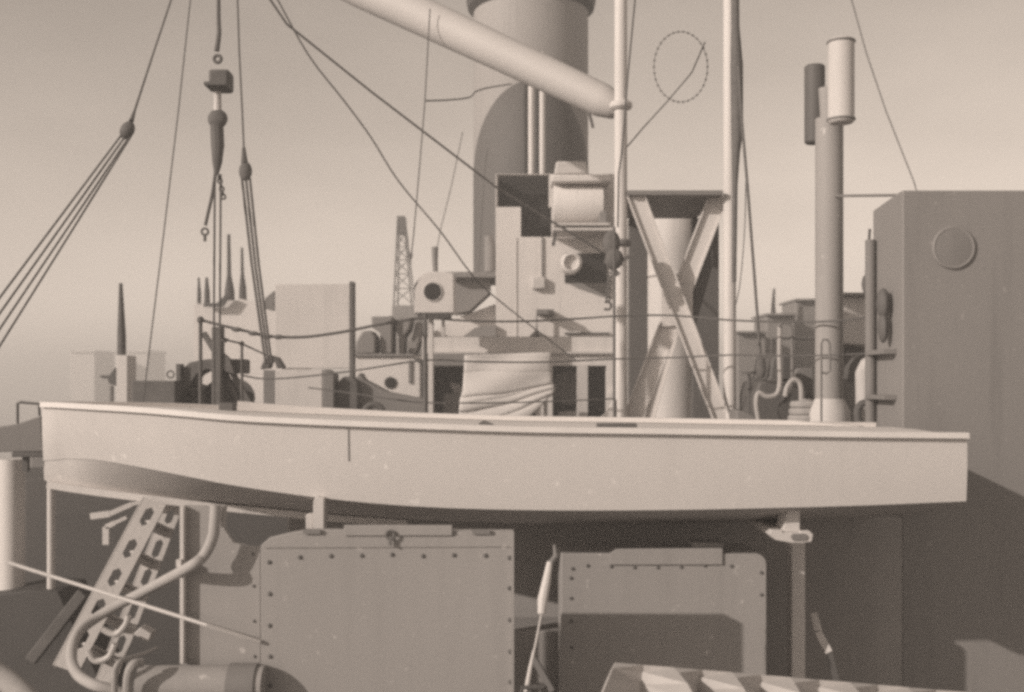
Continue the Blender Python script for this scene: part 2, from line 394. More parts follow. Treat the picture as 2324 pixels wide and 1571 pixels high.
s = thing('deck_locker', Vector((at(1506, 0, 5.35).x, 5.6, DECK)), 'square grey steel locker half in shadow, right of the riveted screen', 'locker')
p = MB(); x0 = at(1274, 0, 5.35).x; x1 = at(1740, 0, 5.35).x; zt = at(0, 1257, 5.35).z
cor = []
for i in range(6): a = math.pi/2*i/5; cor.append(Vector((x1-0.05+0.05*math.sin(a), 5.35, zt-0.05+0.05*math.cos(a))))
poly = [Vector((x0, 5.35, DECK)), Vector((x0, 5.35, zt))]+cor+[Vector((x1, 5.35, DECK))]
n = len(poly); p.add(poly+[q+Vector((0, 0.35, 0)) for q in poly], [tuple(range(n)), tuple(range(2*n-1, n-1, -1))]+[(i, i+n, (i+1) % n+n, (i+1) % n) for i in range(n)])
p.build('body', 'plate_grey', s, 0.004)
lidp = MB().prism([(1384, 1256), (1400, 1246), (1640, 1244), (1640, 1282), (1384, 1282)], 5.338, 0.011).build('lid', 'plate_grey', s, 0.002)
MB().pbox(1570, 1232, 1643, 1243, 5.35, 0.12).build('handle_block', 'mid_grey', lidp, 0.004)
rivet_set(s, [(1300, 1291), (1334, 1284), (1387, 1286), (1440, 1288), (1493, 1288), (1546, 1287), (1600, 1284), (1660, 1285), (1296, 1312), (1296, 1358), (1297, 1410), (1298, 1470), (1728, 1300), (1728, 1350)], 5.35, px(4.5, 5.35), 'rust')

tag(MB().box(at(1150, 0, 5.75).x, at(1300, 0, 5.75).x, 5.75, 6.1, DECK, at(0, 1432, 5.75).z).build('deck_step', 'plate_grey', bevel=0.01), 'low grey steel box seen in the gap between the screen and the locker', 'step box')

s = thing('turnbuckle', at(1195, 1575, 5.0), 'pale rigging screw and wire slanting down between the screen and the locker', 'turnbuckle')
MB().tube([at(1248, 1276, 4.60), at(1240, 1320, 4.58), at(1232, 1360, 4.56), at(1229, 1393, 4.55)], [px(7, 4.60), px(10, 4.60), px(12, 4.60), px(9, 4.56)], 10).build('barrel', 'white', s)
MB().tube([at(1258, 1236, 4.62), at(1262, 1262, 4.61), at(1248, 1280, 4.60)], [px(3, 4.60), px(7, 4.60), px(7, 4.60)], 8).build('eye_end', 'mid_grey', s)
MB().tube([at(1229, 1393, 4.55), at(1214, 1470, 4.52), at(1205, 1508, 4.50)], px(2.4, 5.1), 6).build('wire_tail', 'galv', s)
MB().tube([at(1212, 1476, 4.50), at(1203, 1520, 4.48), at(1194, 1572, 4.45)], [px(3, 5), px(4.5, 5), px(5.5, 5)], 8).build('screw', 'light', s)
tag(MB().bar(at(1212, 1496, 4.50), at(1256, 1572, 4.42), px(13, 5), 0.03).build('stay_strap', 'dark', bevel=0.003), 'short dark strap sloping right at the bottom beside the pale rigging screw', 'strap')
q = MB(); q.ring(at(1192, 1572, 4.42), px(10, 4.42), px(3, 4.42), 'y', 16, 6); q.ring(at(1216, 1569, 4.42), px(12, 4.42), px(3, 4.42), 'y', 16, 6); q.bar(at(1180, 1560, 4.42), at(1235, 1558, 4.42), px(5, 4.42), 0.02)
tag(q.build('shackle', 'dark'), 'dark shackle at the bottom edge beneath the rigging screw', 'shackle')

# pleated canvas, a concertina cover close to the camera
def pleats():
    d = 4.0; m = MB(); N = 9
    xs0 = [1394+i*(2590-1394)/(N*2) for i in range(N*2+1)]
    rows = []
    for r_, (dy, dd, amp) in enumerate([(0, 0.0, 0.05), (14, -0.03, 0.45), (40, -0.10, 1.0), (85, -0.22, 1.5), (170, -0.46, 1.7)]):
        row = []
        for i, x in enumerate(xs0):
            ridge = (i % 2 == 0)
            yt = 1506+(x-1390)*0.085
            jit = ((i*37) % 11-5)*1.4
            xx = x+(16 if ridge else -16)*amp+jit*amp+dy*0.30
            if i == 0: xx = x-dy*0.4
            dep = d+dd+(-0.08 if ridge else 0.09)*amp
            p = at(xx, yt+dy+(-3 if ridge else 4)*amp, dep); row.append(p)
        rows.append(row)
    K = len(xs0)
    for row in rows: m.v += row
    for r_ in range(len(rows)-1):
        for i in range(K-1):
            a = r_*K+i; m.f.append((a, a+1, a+K+1, a+K))
    w = m.build('pleated_cover', 'pleat_canvas', smooth=False, flip=False)
    so_ = w.o.modifiers.new('thick', 'SOLIDIFY'); so_.thickness = 0.012; so_.offset = 0
    tag(w, 'pale pleated canvas cover with zigzag folds at the bottom right', 'canvas cover')
pleats()

s = thing('leaning_strap', at(1890, 1500, 5.6), 'small pale two-piece bar leaning behind the boat stand post', 'bar')
MB().bar(at(1846, 1392, 5.7), at(1856, 1432, 5.66), px(17, 5.7), 0.02).build('link', 'light', s, 0.003)
MB().bar(at(1856, 1434, 5.655), at(1882, 1482, 5.6), px(17, 5.7), 0.02).build('handle', 'light', s, 0.003)
MB().bar(at(1882, 1483, 5.598), Vector((at(1990, 0, 5.4).x, 5.42, DECK)), px(13, 5.7), 0.02).build('foot_bar', 'dark', s)

# left foreground
s = thing('lantern_post', at(27, 1356, 6.35), 'thick white post at the left edge under the grey box', 'post')
MB().tube([at(27, 1356, 6.35), at(27, 1042, 6.35)], px(28, 6.35), 20).build('shaft', 'white', s)
s = thing('deck_box', at(60, 1062, 5.88), 'grey box with a wire handle on a flat foot at the far left', 'box')
MB().prism([(-16, 970), (40, 962), (93, 944), (96, 1000), (100, 1026), (-16, 1026)], 5.82, 0.16).build('body', 'mid_grey', s, 0.006)
MB().pbox(26, 1026.6, 104, 1038, 5.79, 0.22).build('foot_plate', 'dark', s, 0.004)
MB().bar(at(59, 1038, 5.86), at(59, 1070, 5.86), px(12, 5.9), 0.03).build('stem', 'dark', s)
MB().tube([at(40, 962, 5.88), at(40, 916, 5.88), at(46, 913, 5.88), at(88, 917, 5.88), at(90, 944, 5.88)], px(3.2, 5.9), 8).build('handle', 'dark', s)
tag(MB().tube([at(116, 1343, 6.22), at(116, 1086, 6.22)], px(9, 6.22), 12).build('thin_post', 'light'), 'thin white upright post just right of the thick white post', 'post')
tag(MB().pbox(57, 1088, 106, 1400, 6.6, 0.05).build('shutter', 'dark', bevel=0.004), 'dark narrow shutter between the thick and the thin white posts', 'shutter')

s = thing('slotted_ladder', at(160, 1571, 5.2), 'inclined pale steel ladder with slotted stringers under the bow', 'ladder')
def slotted(a, b, w, t, slots, sw, name, off):
    m = MB(); a = Vector(a); b = Vector(b); ax = (b-a); L = ax.length; ax.normalize(); up = Vector((0, 1, 0)); up = (up-ax*up.dot(ax)).normalized(); x = ax.cross(up)
    if x.x < 0: x = -x
    for sgn in (-1, 1):
        c0 = a+x*sgn*(w/2-(w-sw)/4); c1 = b+x*sgn*(w/2-(w-sw)/4); m.bar(c0, c1, (w-sw)/2, t)
    cuts = [0]+[v for q in slots for v in q]+[1]
    for i in range(0, len(cuts), 2):
        if cuts[i+1]-cuts[i] > 0.002: m.bar(a+ax*L*cuts[i], a+ax*L*cuts[i+1], sw-0.001, t*0.98)
    for q in slots:                                  # rounded slot ends
        for e, sg in ((q[0], 1), (q[1], -1)):
            for sd_ in (-1, 1):
                p = a+ax*L*e; c = [p+x*sd_*sw/2, p+x*sd_*sw/2+ax*sg*sw*0.45, p]
                m.add([v+up*k for k in (-t*0.48, t*0.48) for v in c], [(0, 1, 2), (5, 4, 3), (0, 3, 4, 1), (1, 4, 5, 2), (2, 5, 3, 0)])
    # folded edge flange
    m.bar(a-x*(w/2+0.004)+up*0.02, b-x*(w/2+0.004)+up*0.02, 0.006, 0.05)
    return m.build(name, 'galv', s)
A = at(352, 1138, 5.60); B = at(150, 1520, 5.12)
sl_ = [(0.04, 0.16), (0.24, 0.36), (0.42, 0.53), (0.60, 0.71), (0.78, 0.89)]
slotted(A, B, px(54, 5.4), 0.008, sl_, px(21, 5.4), 'stringer', 0)
A2 = at(396, 1146, 5.82); B2 = at(240, 1550, 5.30)
slotted(A2, B2, px(40, 5.6), 0.008, [(0.03, 0.12), (0.21, 0.32), (0.38, 0.48), (0.57, 0.67), (0.75, 0.85)], px(17, 5.6), 'stringer', 0)
for t in (0.13, 0.32, 0.50, 0.68, 0.86):
    a = A.lerp(B, t)+Vector((0.02, 0.012, 0)); b = A2.lerp(B2, t+0.02)+Vector((0, 0.012, 0))
    r = MB(); r.bar(a, b, 0.05, 0.012, (0, 0.3, 1)); r.bar(a+Vector((0, -0.02, -0.02)), b+Vector((0, -0.02, -0.02)), 0.012, 0.035, (0, 0.3, 1)); r.build('rung', 'galv', s, 0.002)

tag(MB().tube([at(490, 1146, 4.56), at(487, 1190, 4.56), at(482, 1222, 4.56), at(462, 1262, 4.56), at(425, 1290, 4.56), at(335, 1338, 4.90), at(235, 1392, 4.95), at(178, 1436, 4.85), at(162, 1490, 4.7), at(176, 1530, 4.6), at(212, 1554, 4.5), at(262, 1568, 4.5), at(300, 1590, 4.5)], px(12, 4.8), 12, 8).build('hose', 'hose'), 'thick pale hose curving down from the hull across the ladder', 'hose')
tag(MB().tube([at(508, 1146, 4.61), at(505, 1180, 4.61), at(506, 1196, 4.61)], px(8, 4.6), 10).build('hose_stub', 'hose'), 'short hose end beside the thick hose below the hull', 'hose')
tag(MB().tube([at(20, 1277, 4.9), at(56, 1289, 4.88), at(330, 1375, 4.66), at(470, 1419, 4.53), at(591, 1457, 4.585)], px(4.5, 4.8), 8).build('guy_rod', 'galv'), 'pale rod slanting across the ladder and hose', 'rod')
s = thing('deck_pipe', at(430, 1600, 4.6), 'thick grey horizontal pipe at the bottom left with a clamp', 'pipe')
MB().tube([at(318, 1556, 4.55), at(600, 1556, 4.55)], px(45, 4.55), 24).build('barrel', 'plate_grey', s)
MB().tube([at(522, 1556, 4.55), at(584, 1556, 4.55)], px(50, 4.55), 24).build('clamp', 'mid_grey', s)
tag(MB().tube([at(262, 1640, 4.45), at(260, 1540, 4.45), at(268, 1506, 4.45), at(292, 1494, 4.5), at(330, 1482, 4.6), at(356, 1470, 4.7)], [px(8, 4.5), px(9, 4.5), px(10, 4.5), px(9, 4.5), px(7, 4.5), px(3, 4.5)], 10, 6).build('rope_bight', 'rope_light'), 'pale rope bight rising to a point at the bottom left', 'rope')
tag(MB().tube([at(288, 1640, 4.42), at(290, 1545, 4.42), at(302, 1510, 4.42), at(322, 1504, 4.45)], px(11, 4.4), 10, 6).build('rope_loop', 'rope_light'), 'second pale rope loop against the end of the thick pipe', 'rope')
for k, (pts, lab) in enumerate([([(232, 1428), (262, 1440), (284, 1420), (292, 1398)], 'short pale bent strap below the ladder, upper one'), ([(200, 1476), (216, 1500), (246, 1492), (262, 1462)], 'short pale bent strap below the ladder, lower one')]):
    tag(MB().tube([at(x, y, 5.1+0.05*k) for x, y in pts], px(8, 4.75), 8, 5).build('bent_strap', 'galv'), lab, 'strap', 'bent straps below the ladder')
tag(MB().prism([(302, 1440), (318, 1424), (344, 1438), (336, 1458)], 5.2, 0.08).build('wedge_block', 'galv', bevel=0.004), 'small pale wooden block lying right of the bent straps', 'block')
for pts, lab, mat in [([(206, 1172), (250, 1166), (300, 1144), (330, 1138)], 'pale angle bracket in the dark gap, upper one under the bow', 'light'), ([(241, 1236), (241, 1196), (262, 1186), (288, 1174)], 'pale angle bracket in the dark gap, lower one beside the ladder', 'light')]:
    m = MB()
    for i in range(len(pts)-1): m.bar(at(*pts[i], 6.0), at(*pts[i+1], 6.0), px(14-3*i, 6.0), 0.02)
    tag(m.build('angle_bracket', mat), lab, 'bracket', 'angle brackets under the bow')
tag(MB().tube([at(-60, 1500, 4.0), at(0, 1534, 4.0), at(55, 1580, 3.95), at(110, 1640, 3.9)], px(26, 4), 16, 6).build('fender_rope', 'rope_light'), 'thick pale rope crossing the bottom left corner', 'rope')
m = MB(); m.prism([(-60, 1356), (60, 1340), (132, 1342), (235, 1560), (235, 1800), (-60, 1800)], 6.15, 0.4)
tag(m.build('winch_bed', 'black', bevel=0.01), 'dark sloping machine bed in the bottom left corner', 'machine bed')
tag(MB().bar(at(190, 1345, 6.10), at(70, 1500, 6.04), px(26, 6), 0.05).build('bed_rail', 'rust', bevel=0.006), 'grey rail lying on the dark sloping bed at the bottom left', 'rail')

# ================================================================== DECKHOUSE ON THE RIGHT
s = thing('deckhouse', Vector((at(2300, 0, 6.28).x, 6.5, DECK)), 'tall grey steel deckhouse filling the right edge of the picture', 'deckhouse')
x0 = at(2049, 0, 6.28).x; zt = at(0, 432, 6.28).z; zc = at(0, 480, 6.28).z
w = MB(); poly = [Vector((x0, 6.28, DECK)), Vector((x0, 6.28, zt)), Vector((x0, 6.34, zt)), Vector((x0, 6.80, zt-0.035)), Vector((x0, 6.80, DECK))]
n = len(poly); w.add(poly+[p+Vector((3.2, 0, 0)) for p in poly], [tuple(range(n)), tuple(range(2*n-1, n-1, -1))]+[(i, i+n, (i+1) % n+n, (i+1) % n) for i in range(n)])
w.build('wall', 'house_grey', s, 0.006)
pc = at(2165, 562, 6.27)
w = MB(); w.ring(pc+Vector((0, 0.004, 0)), px(45, 6.28), px(4.5, 6.28), 'y', 36, 8); pr_ = w.build('porthole', 'house_grey', s)
w = MB(); w.lathe(pc, [(px(42, 6.28), 0.008), (px(42, 6.28), -0.004), (px(20, 6.28), -0.010)], 32, 'y'); w.build('cover', 'mid_grey', pr_)
w = MB(); w.tube([Vector((x0-0.035, 6.74, TOPZ)), Vector((x0-0.035, 6.74, zt-0.22))], 0.03, 12); w.build('drain_pipe', 'mid_grey', s)
w = MB(); w.sphere(Vector((x0-0.05, 6.46, at(0, 695, 6.7).z)), 0.055, 12, 8, (0.7, 0.9, 1.6)); w.sphere(Vector((x0-0.05, 6.46, at(0, 748, 6.7).z)), 0.05, 12, 8, (0.6, 0.8, 1.8)); w.build('lamp_bracket', 'dark', s)
for y in (802, 900):
    w = MB(); w.box(x0-0.07, x0-0.002, 6.38, 6.73, at(0, y+5, 6.8).z, at(0, y-5, 6.8).z); w.build('pipe_clip', 'mid_grey', s)

# ================================================================== GEAR ON THE TRUNK DECK BEHIND THE BOAT
# gallows frame with crossed braces
D = 9.0
s = thing('gallows_frame', Vector((at(1530, 0, D).x, D, TOPZ)), 'white steel gallows with two posts and crossed braces behind the boat', 'gallows')
xl = at(1409, 0, D).x; xr = at(1656, 0, D).x
MB().tube([Vector((xl, D, TOPZ)), Vector((xl, D, at(0, -80, D).z))], px(14.5, D), 16).build('post', 'white', s)
MB().tube([Vector((xr, D, TOPZ)), Vector((xr, D, at(0, -80, D).z))], px(14.5, D), 16).build('post', 'white', s)
MB().prism([(1424, 432), (1641, 432), (1641, 442), (1424, 442)], D-0.1, 1.3).build('top_plate', 'mid_grey', s)
for dd, nm in ((1.15, 'rear_post'),):
    for x0_, x1_ in ((1428, 1470), (1572, 1632)):
        a = at(x0_, 0, D+dd); b = at(x1_, 0, D+dd)
        MB().box(a.x, b.x, D+dd, D+dd+0.12, TOPZ, at(0, 442.5, D-0.1).z-0.002).build(nm, 'dark', s, 0.005)
def channel(p, q, w, d, nm, mat):
    m = MB(); a = at(*p, d); b = at(*q, d); ax = (b-a).normalized(); sx = ax.cross(Vector((0, 1, 0))).normalized(); W = px(w, d)
    m.bar(a, b, W, 0.012)
    for sg in (-1, 1): m.bar(a+sx*sg*(W/2-0.006)+Vector((0, -0.022, 0)), b+sx*sg*(W/2-0.006)+Vector((0, -0.022, 0)), 0.011, 0.032)
    return m.build(nm, mat, s)
channel((1440, 440), (1644, 970), 40, D-0.03, 'brace', 'white')
channel((1632, 440), (1426, 975), 44, D+0.09, 'brace', 'white')
MB().prism([(1502, 655), (1545, 648), (1572, 640), (1572, 730), (1545, 738), (1502, 742)], D+0.05, 0.02).build('gusset', 'white', s)
channel((1614, 446), (1462, 985), 26, D+1.1, 'brace', 'white')
MB().prism([(1396, 905), (1396, 985), (1330, 985), (1340, 962), (1372, 942)], D-0.05, 0.1).build('foot_gusset', 'white', s, 0.004)
MB().pbox(1618, 566, 1628, 602, D+0.2, 0.06).build('junction_box', 'dark', s)

# cargo gear bundled on the right post
tag(MB().tube([at(1668, -60, 8.8), at(1669, 60, 8.8), at(1672, 150, 8.8), at(1673, 300, 8.8), at(1670, 350, 8.8), at(1668, 420, 8.8), at(1666, 640, 8.8)], [px(9, 9), px(9, 9), px(14, 9), px(13, 9), px(9, 9), px(6, 9), px(5, 9)], 12).build('furled_rope', 'rope'), 'dark bundled rope lashed along the right post of the gallows', 'rope')
s = thing('shaft_ventilator', Vector((at(1524, 0, 11.0).x, 11.0, TOPZ)), 'big pale ventilator trunk standing inside the gallows frame', 'ventilator')
c = at(1524, 0, 11.0); c.z = TOPZ; hz = at(0, 448, 11.0).z-TOPZ
MB().lathe(c, [(px(53, 11), 0), (px(53, 11), hz*0.70), (px(58, 11), hz*0.78), (px(58, 11), hz*0.93), (px(46, 11), hz*0.985), (px(15, 11), hz)], 32).build('trunk', 'light', s)
MB().ring(c+Vector((0, 0, hz*0.70)), px(54, 11), 0.02, 'z', 32, 8).build('band', 'light', s)

# derrick boom
s = thing('derrick_boom', at(1390, 240, 9.0), 'huge pale derrick boom slanting down to the left post of the gallows', 'boom')
MB().tube([at(560, -160, 11.6), at(830, -22, 10.8), at(1115, 110, 9.9), at(1366, 228, 9.32), at(1396, 242, 9.24), at(1410, 248, 9.20)], [px(46, 11.6), px(44, 10.8), px(41, 9.9), px(39, 9.05), px(30, 8.97), px(14, 8.97)], 24).build('spar', 'boom_paint', s)
MB().ring(Vector((at(1409, 0, 9).x, 9.0, at(0, 240, 9).z)), px(17, 9), 0.035, 'z', 20, 8).build('heel_fitting', 'white', s)
MB().bar(at(1396, 242, 9.10), at(1410, 248, 9.10), px(26, 9), 0.10).build('heel_lug', 'light', s, 0.01)
MB().bar(at(1338, 258, 9.1), at(1346, 290, 9.1), px(6, 9), 0.03).build('eye_lug', 'dark', s)

# rigging blocks at the left post
s = thing('rigging_cluster', at(1396, 700, 8.6), 'cluster of dark blocks and a hanging hook on the left gallows post', 'tackle')
m = MB(); m.sphere(at(1388, 552, 8.65), 0.085, 12, 8, (0.8, 0.6, 1.2)); m.build('upper_block', 'rope', s)
m = MB(); m.sphere(at(1394, 588, 8.6), 0.08, 12, 8, (0.9, 0.6, 1.0)); m.build('lower_block', 'rope', s)
m = MB(); m.bar(at(1372, 590, 8.62), at(1404, 625, 8.62), 0.035, 0.03); m.bar(at(1392, 602, 8.6), at(1437, 577, 8.6), 0.03, 0.03); m.build('pin', 'rope', s)
m = MB()
for i in range(7): m.ring(at(1384-i*0.6, 624+i*9, 8.62), px(5, 8.6), px(1.9, 8.6), 'y' if i % 2 == 0 else 'x', 12, 6)
m.build('chain', 'wire', s)
m = MB(); m.ring(at(1378, 694, 8.6), px(9, 8.6), px(2.8, 8.6), 'y', 16, 6, -2.4, 2.2); m.build('hook', 'rope', s)
MB().ring(Vector((xl, D, at(0, 552, D).z)), px(16, D), 0.03, 'z', 20, 8).build('post_band', 'mid_grey', s)

# guard rail
rail = thing('guard_rail', Vector((at(965, 0, 8.0).x, 8.0, TOPZ)), 'sagging wire guard rail on thin stanchions behind the boat', 'guard rail')
def stanch(x, ytop, d, r=3.6, knob=True):
    a = at(x, ytop, d); m = MB(); m.tube([Vector((a.x, d, TOPZ)), a], px(r, d), 10)
    if knob: m.sphere(a, px(r*1.9, d), 10, 8)
    return m.build('stanchion', 'rust', rail)
stanch(965, 712, 8.0, 4.6, False); stanch(1394, 516, 8.4, 3.2, False); stanch(455, 726, 8.0, 4.4); stanch(549, 780, 8.2, 3.2); stanch(2020, 700, 7.6, 3.5, False)
def rw(pts, r=2.0, d0=8.0):
    MB().tube([at(x, y, d) for x, y, d in pts], px(r, d0), 6, 6).build('rail_wire', 'wire', rail)
rw([(455, 726, 8), (500, 738, 8), (560, 752, 8), (610, 763, 8), (690, 765, 8), (780, 753, 8), (870, 735, 8), (965, 720, 8)], 3.4)
rw([(965, 722, 8), (1080, 729, 8), (1200, 729, 8.2), (1320, 723, 8.4), (1394, 718, 8.4), (1520, 716, 8.4), (1660, 727, 8.2), (1800, 731, 8), (1900, 728, 7.8), (2020, 714, 7.6)], 2.4)
rw([(549, 852, 8.2), (600, 860, 8.2), (680, 856, 8.1), (800, 842, 8), (965, 818, 8), (1080, 821, 8), (1230, 822, 8.2), (1394, 815, 8.4), (1520, 812, 8.4), (1660, 806, 8.2), (1800, 808, 8), (1915, 805, 7.8), (2020, 800, 7.6)], 2.0)
rw([(700, 880, 8.2), (800, 893, 8.1), (880, 905, 8), (965, 914, 8), (1080, 915, 8), (1230, 912, 8.2), (1394, 905, 8.4)], 1.7)
rw([(487, 742, 7.95), (505, 768, 7.95), (549, 781, 8.2), (600, 804, 8.2), (640, 822, 8.2)], 2.2)
for i, (x, y) in enumerate([(537, 748), (575, 757), (606, 764), (632, 765), (508, 772)]):
    m = MB(); m.sphere(at(x, y, 7.98), px(7, 8), 10, 6, (1.7, 0.8, 0.8)); m.build('wire_clamp', 'rust', rail)

# vent pipe with two drums
s = thing('drum_vent', Vector((at(1882, 0, 8.0).x, 8.0, TOPZ)), 'tall grey vent pipe topped by a pale and a dark drum', 'vent pipe')
x = at(1882, 0, 8.0).x
MB().tube([Vector((x, 8.0, TOPZ)), at(1882, 270, 8.0)], px(31, 8), 24).build('pipe', 'plate_grey', s)
MB().tube([at(1882, 272, 8.0), at(1878, 200, 8.0)], px(20, 8), 20).build('neck', 'plate_grey', s)
c = at(1909, 280, 7.72); h = px(191, 7.72); r = px(29.5, 7.72)
MB().lathe(c, [(r*0.86, 0), (r, 0.012), (r, h-0.012), (r*0.86, h)], 28).build('front_drum', 'light', s)
for hh in (0.025, h-0.02): MB().ring(c+Vector((0, 0, hh)), r, 0.009, 'z', 28, 8).build('drum_band', 'mid_grey', s)
c = at(1849, 326, 8.25); h = px(177, 8.25); r = px(23, 8.25)
MB().lathe(c, [(r*0.86, 0), (r, 0.012), (r, h-0.012), (r*0.86, h)], 24).build('rear_drum', 'dark', s)
MB().tube([at(1882, 445, 8.0), at(2053, 443, 7.0)], px(3.2, 7.6), 8).build('stay_rod', 'mid_grey', s)
MB().lathe(Vector((x, 8.0, TOPZ)), [(px(46, 8), 0), (px(46, 8), at(0, 935, 8).z-TOPZ), (px(38, 8), at(0, 918, 8).z-TOPZ), (px(32, 8), at(0, 905, 8).z-TOPZ)], 24).build('base_flange', 'light', s)
m = MB(); m.tube([at(1864, 1000, 7.7), at(1864, 780, 7.7), at(1868, 771, 7.7), at(1878, 771, 7.7), at(1883, 780, 7.7), at(1884, 842, 7.7), at(1876, 848, 7.7), at(1866, 846, 7.7)], px(2.6, 7.7), 8); m.build('grab_loop', 'mid_grey', s)

# pump with hoses at right
s = thing('deck_pump', Vector((at(1775, 0, 8.6).x, 8.6, TOPZ)), 'dark pump body between the gallows and the vent pipe', 'pump')
m = MB(); m.prism([(1716, 1000), (1714, 900), (1722, 868), (1745, 858), (1752, 812), (1770, 800), (1790, 800), (1800, 812), (1802, 880), (1838, 890), (1840, 1000)], 8.5, 0.6); m.build('body', 'dark', s, 0.02)
MB().lathe(at(1815, 930, 8.35), [(0.14, 0.0), (0.14, 0.14), (0.08, 0.17)], 20, 'y').build('flywheel', 'black', s)
MB().pbox(1775, 808, 1797, 862, 8.42, 0.07).build('cylinder', 'black', s, 0.01)
tag(MB().tube([at(1770, 740, 8.3), at(1769, 800, 8.3), at(1770, 868, 8.3), at(1762, 895, 8.3), at(1740, 900, 8.3), at(1722, 892, 8.3), at(1716, 915, 8.3), at(1722, 962, 8.3), at(1722, 1000, 8.3)], px(5.5, 8.3), 8, 6).build('suction_hose', 'hose'), 'pale hose looping low in front of the dark pump, left one', 'hose', 'pump hoses')
tag(MB().tube([at(1782, 900, 8.2), at(1786, 880, 8.2), at(1800, 862, 8.2), at(1816, 872, 8.2), at(1818, 912, 8.2), at(1808, 960, 8.2), at(1808, 1000, 8.2)], px(5.5, 8.2), 8, 6).build('delivery_hose', 'hose'), 'pale hose arched like a hook in front of the pump, right one', 'hose', 'pump hoses')
tag(MB().tube([at(1798, 890, 8.25), at(1797, 760, 8.25), at(1790, 736, 8.25), at(1776, 732, 8.25), at(1768, 742, 8.25)], px(3.6, 8.25), 8, 6).build('air_pipe', 'mid_grey'), 'thin grey swan-neck pipe above the dark pump', 'pipe')
tag(MB().prism([(1672, 985), (1672, 930), (1700, 938), (1735, 962), (1745, 985)], 8.4, 0.3).build('mast_shoe', 'mid_grey', bevel=0.01), 'grey sloping shoe at the foot of the right gallows post', 'shoe')

# right tackle rope at the mast
s = thing('mast_tackle', at(1730, 830, 8.5), 'dark rope tackle hanging right of the gallows post', 'tackle')
MB().tube([at(1676, 150, 8.7), at(1684, 280, 8.65), at(1697, 430, 8.6), at(1710, 600, 8.55), at(1722, 760, 8.5), at(1726, 810, 8.5)], px(3.4, 8.6), 8).build('fall', 'rope', s)
m = MB(); m.sphere(at(1728, 836, 8.5), px(12, 8.5), 10, 8, (0.9, 0.6, 2.0)); m.build('block', 'rope', s)
tag(MB().tube([at(1693, 400, 8.9), at(1690, 520, 8.9), at(1680, 640, 8.9), at(1668, 700, 8.9)], px(1.2, 8.9), 6, 5).build('halyard', 'wire'), 'very thin line curving back to the right gallows post', 'line')

# left tackles
s = thing('hook_tackle', at(494, 540, 7.0), 'heavy lifting tackle with blocks and swivel hanging at the left', 'tackle')
D7 = 7.0
MB().tube([at(496, -80, D7), at(496, 40, D7), at(497, 75, D7), at(492, 116, D7)], [px(4, 7), px(4, 7), px(8, 7), px(6, 7)], 10, 5).build('rope', 'rope', s)
m = MB(); m.ring(at(494, 134, D7), px(8, 7), px(4, 7), 'y', 16, 8); m.build('shackle', 'rope', s)
m = MB(); a = at(472, 156, 6.94); b = at(519, 201, 6.94); m.box(a.x, b.x, 6.94, 7.08, b.z, a.z); ub_ = m.build('upper_block', 'rust', s, 0.018)
MB().bar(at(471, 197, 6.92), at(520, 197, 6.92), px(7, 7), 0.17).build('strap', 'dark', ub_)
MB().tube([at(494, 201, D7), at(494, 216, D7), at(494, 252, D7)], [px(9, 7), px(8, 7), px(9, 7)], 10).build('link', 'galv', s)
m = MB(); m.sphere(at(494, 270, D7), px(23, 7), 14, 10, (1.0, 0.6, 0.95)); m.build('swivel', 'rust', s)
MB().tube([at(492, 284, D7), at(494, 330, D7), at(493, 370, D7), at(491, 396, D7)], [px(15, 7), px(15, 7), px(11, 7), px(5, 7)], 10).build('lower_block', 'rust', s)
MB().tube([at(489, 392, D7), at(482, 440, D7), at(472, 485, D7), at(466, 512, D7)], px(4, 7), 8, 4).build('pendant', 'rope', s)
m = MB(); m.ring(at(465, 526, D7), px(7.5, 7), px(2.8, 7), 'y', 14, 6); m.tube([at(465, 534, D7), at(465, 548, D7)], px(4, 7), 6); m.build('hook', 'rope', s)
m = MB()
for i in range(6): m.ring(at(497+i*2.0, 402+i*9, D7), px(5, 7), px(2.4, 7), 'y' if i % 2 else 'x', 10, 6)
m.build('chain', 'rope', s)
for x in (485.5, 499):
    MB().tube([at(x+2, 396, D7), at(x, 700, D7), at(x, 1010, D7)], px(2.6, 7), 8).build('fall', 'rope', s)

s = thing('side_tackle', at(612, 830, 7.4), 'rope tackle with one round block, right of the lifting hook', 'tackle')
MB().tube([at(537, -60, 7.4), at(543, 120, 7.4), at(550, 260, 7.4), at(554, 350, 7.4)], px(2.2, 7.4), 8).build('runner', 'rope', s)
MB().tube([at(553, 335, 7.4), at(555, 370, 7.4)], [px(4, 7.4), px(8, 7.4)], 8).build('becket', 'rope', s)
m = MB(); m.sphere(at(557, 389, 7.4), px(17, 7.4), 14, 10, (0.9, 0.6, 1.3)); m.build('block', 'rust', s)
for x0_, x1_ in ((549, 599), (558, 606), (567, 613)):
    MB().tube([at(x0_, 405, 7.4), at((x0_+x1_)/2-3, 600, 7.4), at(x1_, 800, 7.4), at(x1_+4, 825, 7.4)], px(3.0, 7.4), 8).build('fall', 'rope', s)
m = MB(); m.prism([(590, 838), (598, 818), (615, 806), (632, 812), (644, 832), (644, 836), (628, 836), (624, 822), (616, 822), (612, 836)], 7.4, 0.08); m.build('lower_hook', 'dark', s, 0.01)

